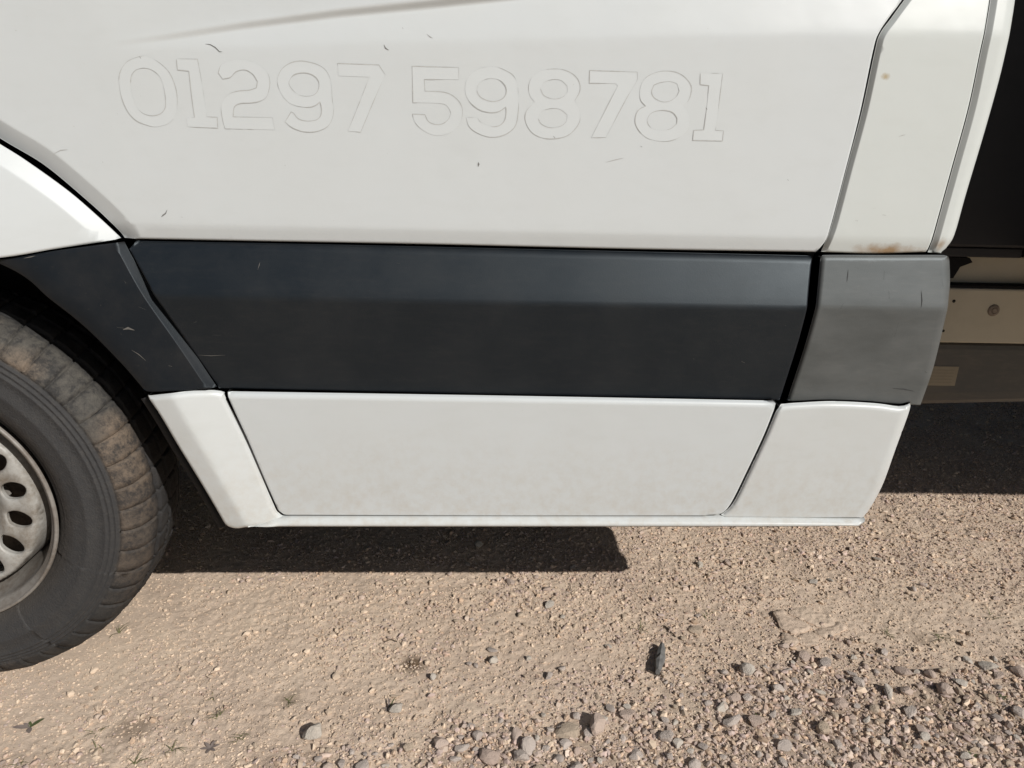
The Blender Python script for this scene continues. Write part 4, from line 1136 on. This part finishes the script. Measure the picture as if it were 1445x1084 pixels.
# ---- mud crust: cracked plates lifting at their edges
M['crust'] = simple_mat('dried_mud', (0.43, 0.325, 0.225), .95, spec=.1, var=.12, scale=60)
def plate(px_pts, label, thick=.005, tilt=(0, 0)):
    W = np.array([on_z(px, py)[:2] for px, py in px_pts]); c = W.mean(0)
    L = catmull(W, .004, True); n = len(L); L = L + np.stack([vnoise(L[:, 0], L[:, 1], .008, 61), vnoise(L[:, 0], L[:, 1], .007, 62)], 1) * .008
    a_, b2 = L.min(0), L.max(0); qx, qy = np.meshgrid(np.arange(a_[0], b2[0], .0032), np.arange(a_[1], b2[1], .0032))
    G = np.stack([qx.ravel(), qy.ravel()], 1); G = G[inside(G, L)]; G = G[seg_dist(G, L, np.roll(L, -1, 0)) > .0012]
    Wp, T = cdt([L], G)
    d = seg_dist(Wp, L, np.roll(L, -1, 0))
    z = ground_h(Wp[:, 0], Wp[:, 1]) * .7 + thick * (.55 + .45 * sstep(d / .006)) + tilt[0] * (Wp[:, 0] - c[0]) + tilt[1] * (Wp[:, 1] - c[1]) + .0022 * vnoise(Wp[:, 0], Wp[:, 1], .010, 63)
    V = [(p[0] - c[0], p[1] - c[1], q) for p, q in zip(Wp, z)]; F = []
    for t in T:
        (x0, y0), (x1, y1), (x2, y2) = Wp[t[0]], Wp[t[1]], Wp[t[2]]
        F.append(tuple(t) if (x1 - x0) * (y2 - y0) - (x2 - x0) * (y1 - y0) > 0 else tuple(t[::-1]))
    o0 = len(V); V += [(p[0] - c[0], p[1] - c[1], -.012) for p in Wp[:n]]
    F += [(i, o0 + i, o0 + (i + 1) % n, (i + 1) % n) for i in range(n)]
    o = mesh_from('mud_plate', V, F, M['soil']); o.location = (c[0], c[1], 0)
    tag(o, label, 'mud', 'plates of the cracked mud crust'); return o
plate([(1093, 868), (1100, 862), (1118, 872), (1140, 880), (1142, 888), (1120, 894), (1100, 884)], 'largest plate of cracked dried mud with lifted left edge', .006, (-.07, .02))
plate([(1112, 864), (1135, 858), (1162, 866), (1180, 880), (1160, 886), (1140, 878)], 'long plate of dried mud along the top of the crust', .003)
plate([(1106, 893), (1122, 898), (1128, 908), (1112, 912), (1104, 904)], 'small pinkish plate broken off below the mud crust', .004, (.05, .05))
plate([(1150, 890), (1170, 884), (1186, 878), (1194, 886), (1178, 896), (1160, 898)], 'curved plate of dried mud at the right end of the crust', .003, (.04, 0))
plate([(1126, 898), (1148, 892), (1158, 900), (1150, 910), (1132, 910)], 'middle plate of dried mud below the crack', .002)

# ---- bark, leaf, weeds and grass
M['bark'] = simple_mat('dark_bark', (0.16, 0.155, 0.15), .9, scale=90, var=.5)
P0, P1 = on_z(934, 913), on_z(928, 950); L = np.linalg.norm(P1 - P0); ax = (P1 - P0) / L; sd = np.array([-ax[1], ax[0], 0])
V = []; F = []; K = 9
for i in range(K):
    t = i / (K - 1); w = .0095 * (math.sin(math.pi * (.12 + .8 * t)) ** .6); c = P0 + ax * L * t + np.array([0, 0, .004 + gh(*P0[:2])])
    for q in range(8):
        a = 2 * math.pi * q / 8; V.append(tuple(c + sd * w * math.cos(a) * (1 + random.uniform(-.12, .12)) + np.array([0, 0, 1]) * (.009 * math.sin(a) + .004) * (1 + random.uniform(-.1, .1))))
for i in range(K - 1): F += [(i * 8 + q, i * 8 + (q + 1) % 8, (i + 1) * 8 + (q + 1) % 8, (i + 1) * 8 + q) for q in range(8)]
F += [tuple(range(7, -1, -1)), tuple(range((K - 1) * 8, K * 8))]
tag(mesh_from('bark_piece', V, F, M['bark']), 'dark splinter of bark lying on the sandy gravel', 'bark')

def leaf(name, L, w, bend, lift, ang, mat, parent=None, n=6):
    V = []; F = []
    for i in range(n + 1):
        t = i / n; ww = w * math.sin(math.pi * min(1, .08 + .92 * t)) ** .8; r = L * t; z = lift * t * L - bend * t * t * L + .0015
        for s in (-1, 0, 1): V.append((r * math.cos(ang) - s * ww * math.sin(ang), r * math.sin(ang) + s * ww * math.cos(ang), z - abs(s) * -.12 * ww))
    for i in range(n):
        for s in (0, 1): F.append((3 * i + s, 3 * i + s + 1, 3 * i + s + 4, 3 * i + s + 3))
    return mesh_from(name, V, F, mat, parent, True)
M['weed'] = simple_mat('dull_weed_leaf', (0.22, 0.18, 0.16), .7, scale=200, var=.3)
M['weedg'] = simple_mat('green_weed_leaf', (0.085, 0.10, 0.040), .7, scale=200, var=.3)
M['grass'] = simple_mat('dry_green_grass', (0.15, 0.15, 0.065), .8, scale=200, var=.4)
def plant(name, px, py, leaves, label, cat, group=None):
    P = on_z(px, py); e = bpy.data.objects.new(name, None); COL.objects.link(e); e.location = (P[0], P[1], gh(P[0], P[1]))
    tag(e, label, cat, group)
    for (L, w, bend, lift, a, mk) in leaves: leaf('leaf', L, w, bend, lift, math.radians(a), M[mk], e)
plant('weed', 42, 1028, [(.026, .0045, .1, .25, 188, 'weed'), (.024, .0036, .1, .35, 38, 'weedg'), (.018, .0042, .1, .25, -62, 'weed'), (.012, .003, .1, .3, 110, 'weedg'), (.014, .003, .1, .3, 150, 'weed')], 'dull dark weed with five broad leaves flat on the sand', 'weed')
plant('weed', 297, 1058, [(.015, .0026, .1, .3, a, 'weed') for a in (20, 75, 140, 200, 265, 320)], 'small dark rosette weed flat on bare sand', 'weed')
plant('weed', 549, 997, [(.02, .0018, .2, .5, 100, 'weed'), (.012, .002, .1, .3, 190, 'weed'), (.02, .0013, .2, .7, 60, 'weedg'), (.012, .002, .1, .3, 240, 'weed')], 'small weed leaning on the pale stone', 'weed')
def tuft(px, py, n, L, label):
    P = on_z(px, py); V = []; F = []
    for i in range(n):
        a = random.uniform(0, 6.28); l = L * random.uniform(.5, 1.1); le = random.uniform(.3, 1.1); bx, by = random.gauss(0, .004), random.gauss(0, .004); o = len(V)
        for q in range(5):
            t = q / 4; w = .0009 * (1 - t * .9); r = l * t; z = le * r - le * .75 * r * t
            for s in (-1, 1): V.append((bx + r * math.cos(a) - s * w * math.sin(a), by + r * math.sin(a) + s * w * math.cos(a), z))
        F += [(o + 2 * q, o + 2 * q + 1, o + 2 * q + 3, o + 2 * q + 2) for q in range(4)]
    ob = mesh_from('grass_tuft', V, F, M['grass']); ob.location = (P[0], P[1], gh(P[0], P[1]))
    tag(ob, label, 'grass tuft', 'sparse grass tufts on the sand')
SPARSE = 'sparse tuft of thin dry grass on the sand'
for px, py, n, L in ((245, 1062, 9, .028), (341, 1045, 8, .026), (192, 1078, 8, .025), (310, 1012, 7, .024), (407, 988, 9, .02), (168, 893, 6, .03), (134, 1036, 6, .02), (140, 1058, 5, .02), (25, 1078, 6, .022), (300, 985, 5, .015)):
    tuft(px, py, n, L, SPARSE)
for px, py, n, L in ((1330, 900, 10, .03), (1395, 870, 6, .03), (1255, 893, 9, .025), (905, 885, 7, .03), (1000, 868, 5, .03)):
    tuft(px, py, n, L, 'withered grass wisp lying across the gravelly soil')
for px, py in ((1372, 1066), (1415, 984), (1070, 1012)):
    plant('weed', px, py, [(.010, .0018, .1, .4, a, 'weedg') for a in (10, 100, 170, 250, 310)], 'tiny green weed sprouting through the grey gravel', 'weed', 'green weeds in the gravel')
# thin dry stalks near the bark
M['stalk'] = simple_mat('dry_stalk', (0.10, 0.075, 0.05), .9, scale=200)
def stalk(pxs, label):
    P = [on_z(*p) for p in pxs]; V = []; F = []
    for i, p in enumerate(P):
        q = P[min(i + 1, len(P) - 1)] - P[max(i - 1, 0)]; q /= np.linalg.norm(q); s = np.array([-q[1], q[0], 0]); z = gh(p[0], p[1]) + .003
        for a in range(4): V.append((p[0] + s[0] * .0013 * math.cos(a * 1.571), p[1] + s[1] * .0013 * math.cos(a * 1.571), z + .0013 * math.sin(a * 1.571)))
    for i in range(len(P) - 1): F += [(i * 4 + a, i * 4 + (a + 1) % 4, i * 4 + 4 + (a + 1) % 4, i * 4 + 4 + a) for a in range(4)]
    tag(mesh_from('dry_stalk', V, F, M['stalk']), label, 'stalk')
stalk([(915, 944), (926, 949), (935, 953), (941, 960)], 'bent dry stalk touching the end of the dark bark')
stalk([(937, 880), (945, 888), (954, 896)], 'short straight dry stalk on fine gravel above the bark')
stalk([(543, 905), (552, 902), (560, 905)], 'curved dry stalk on sand above the damp spot')
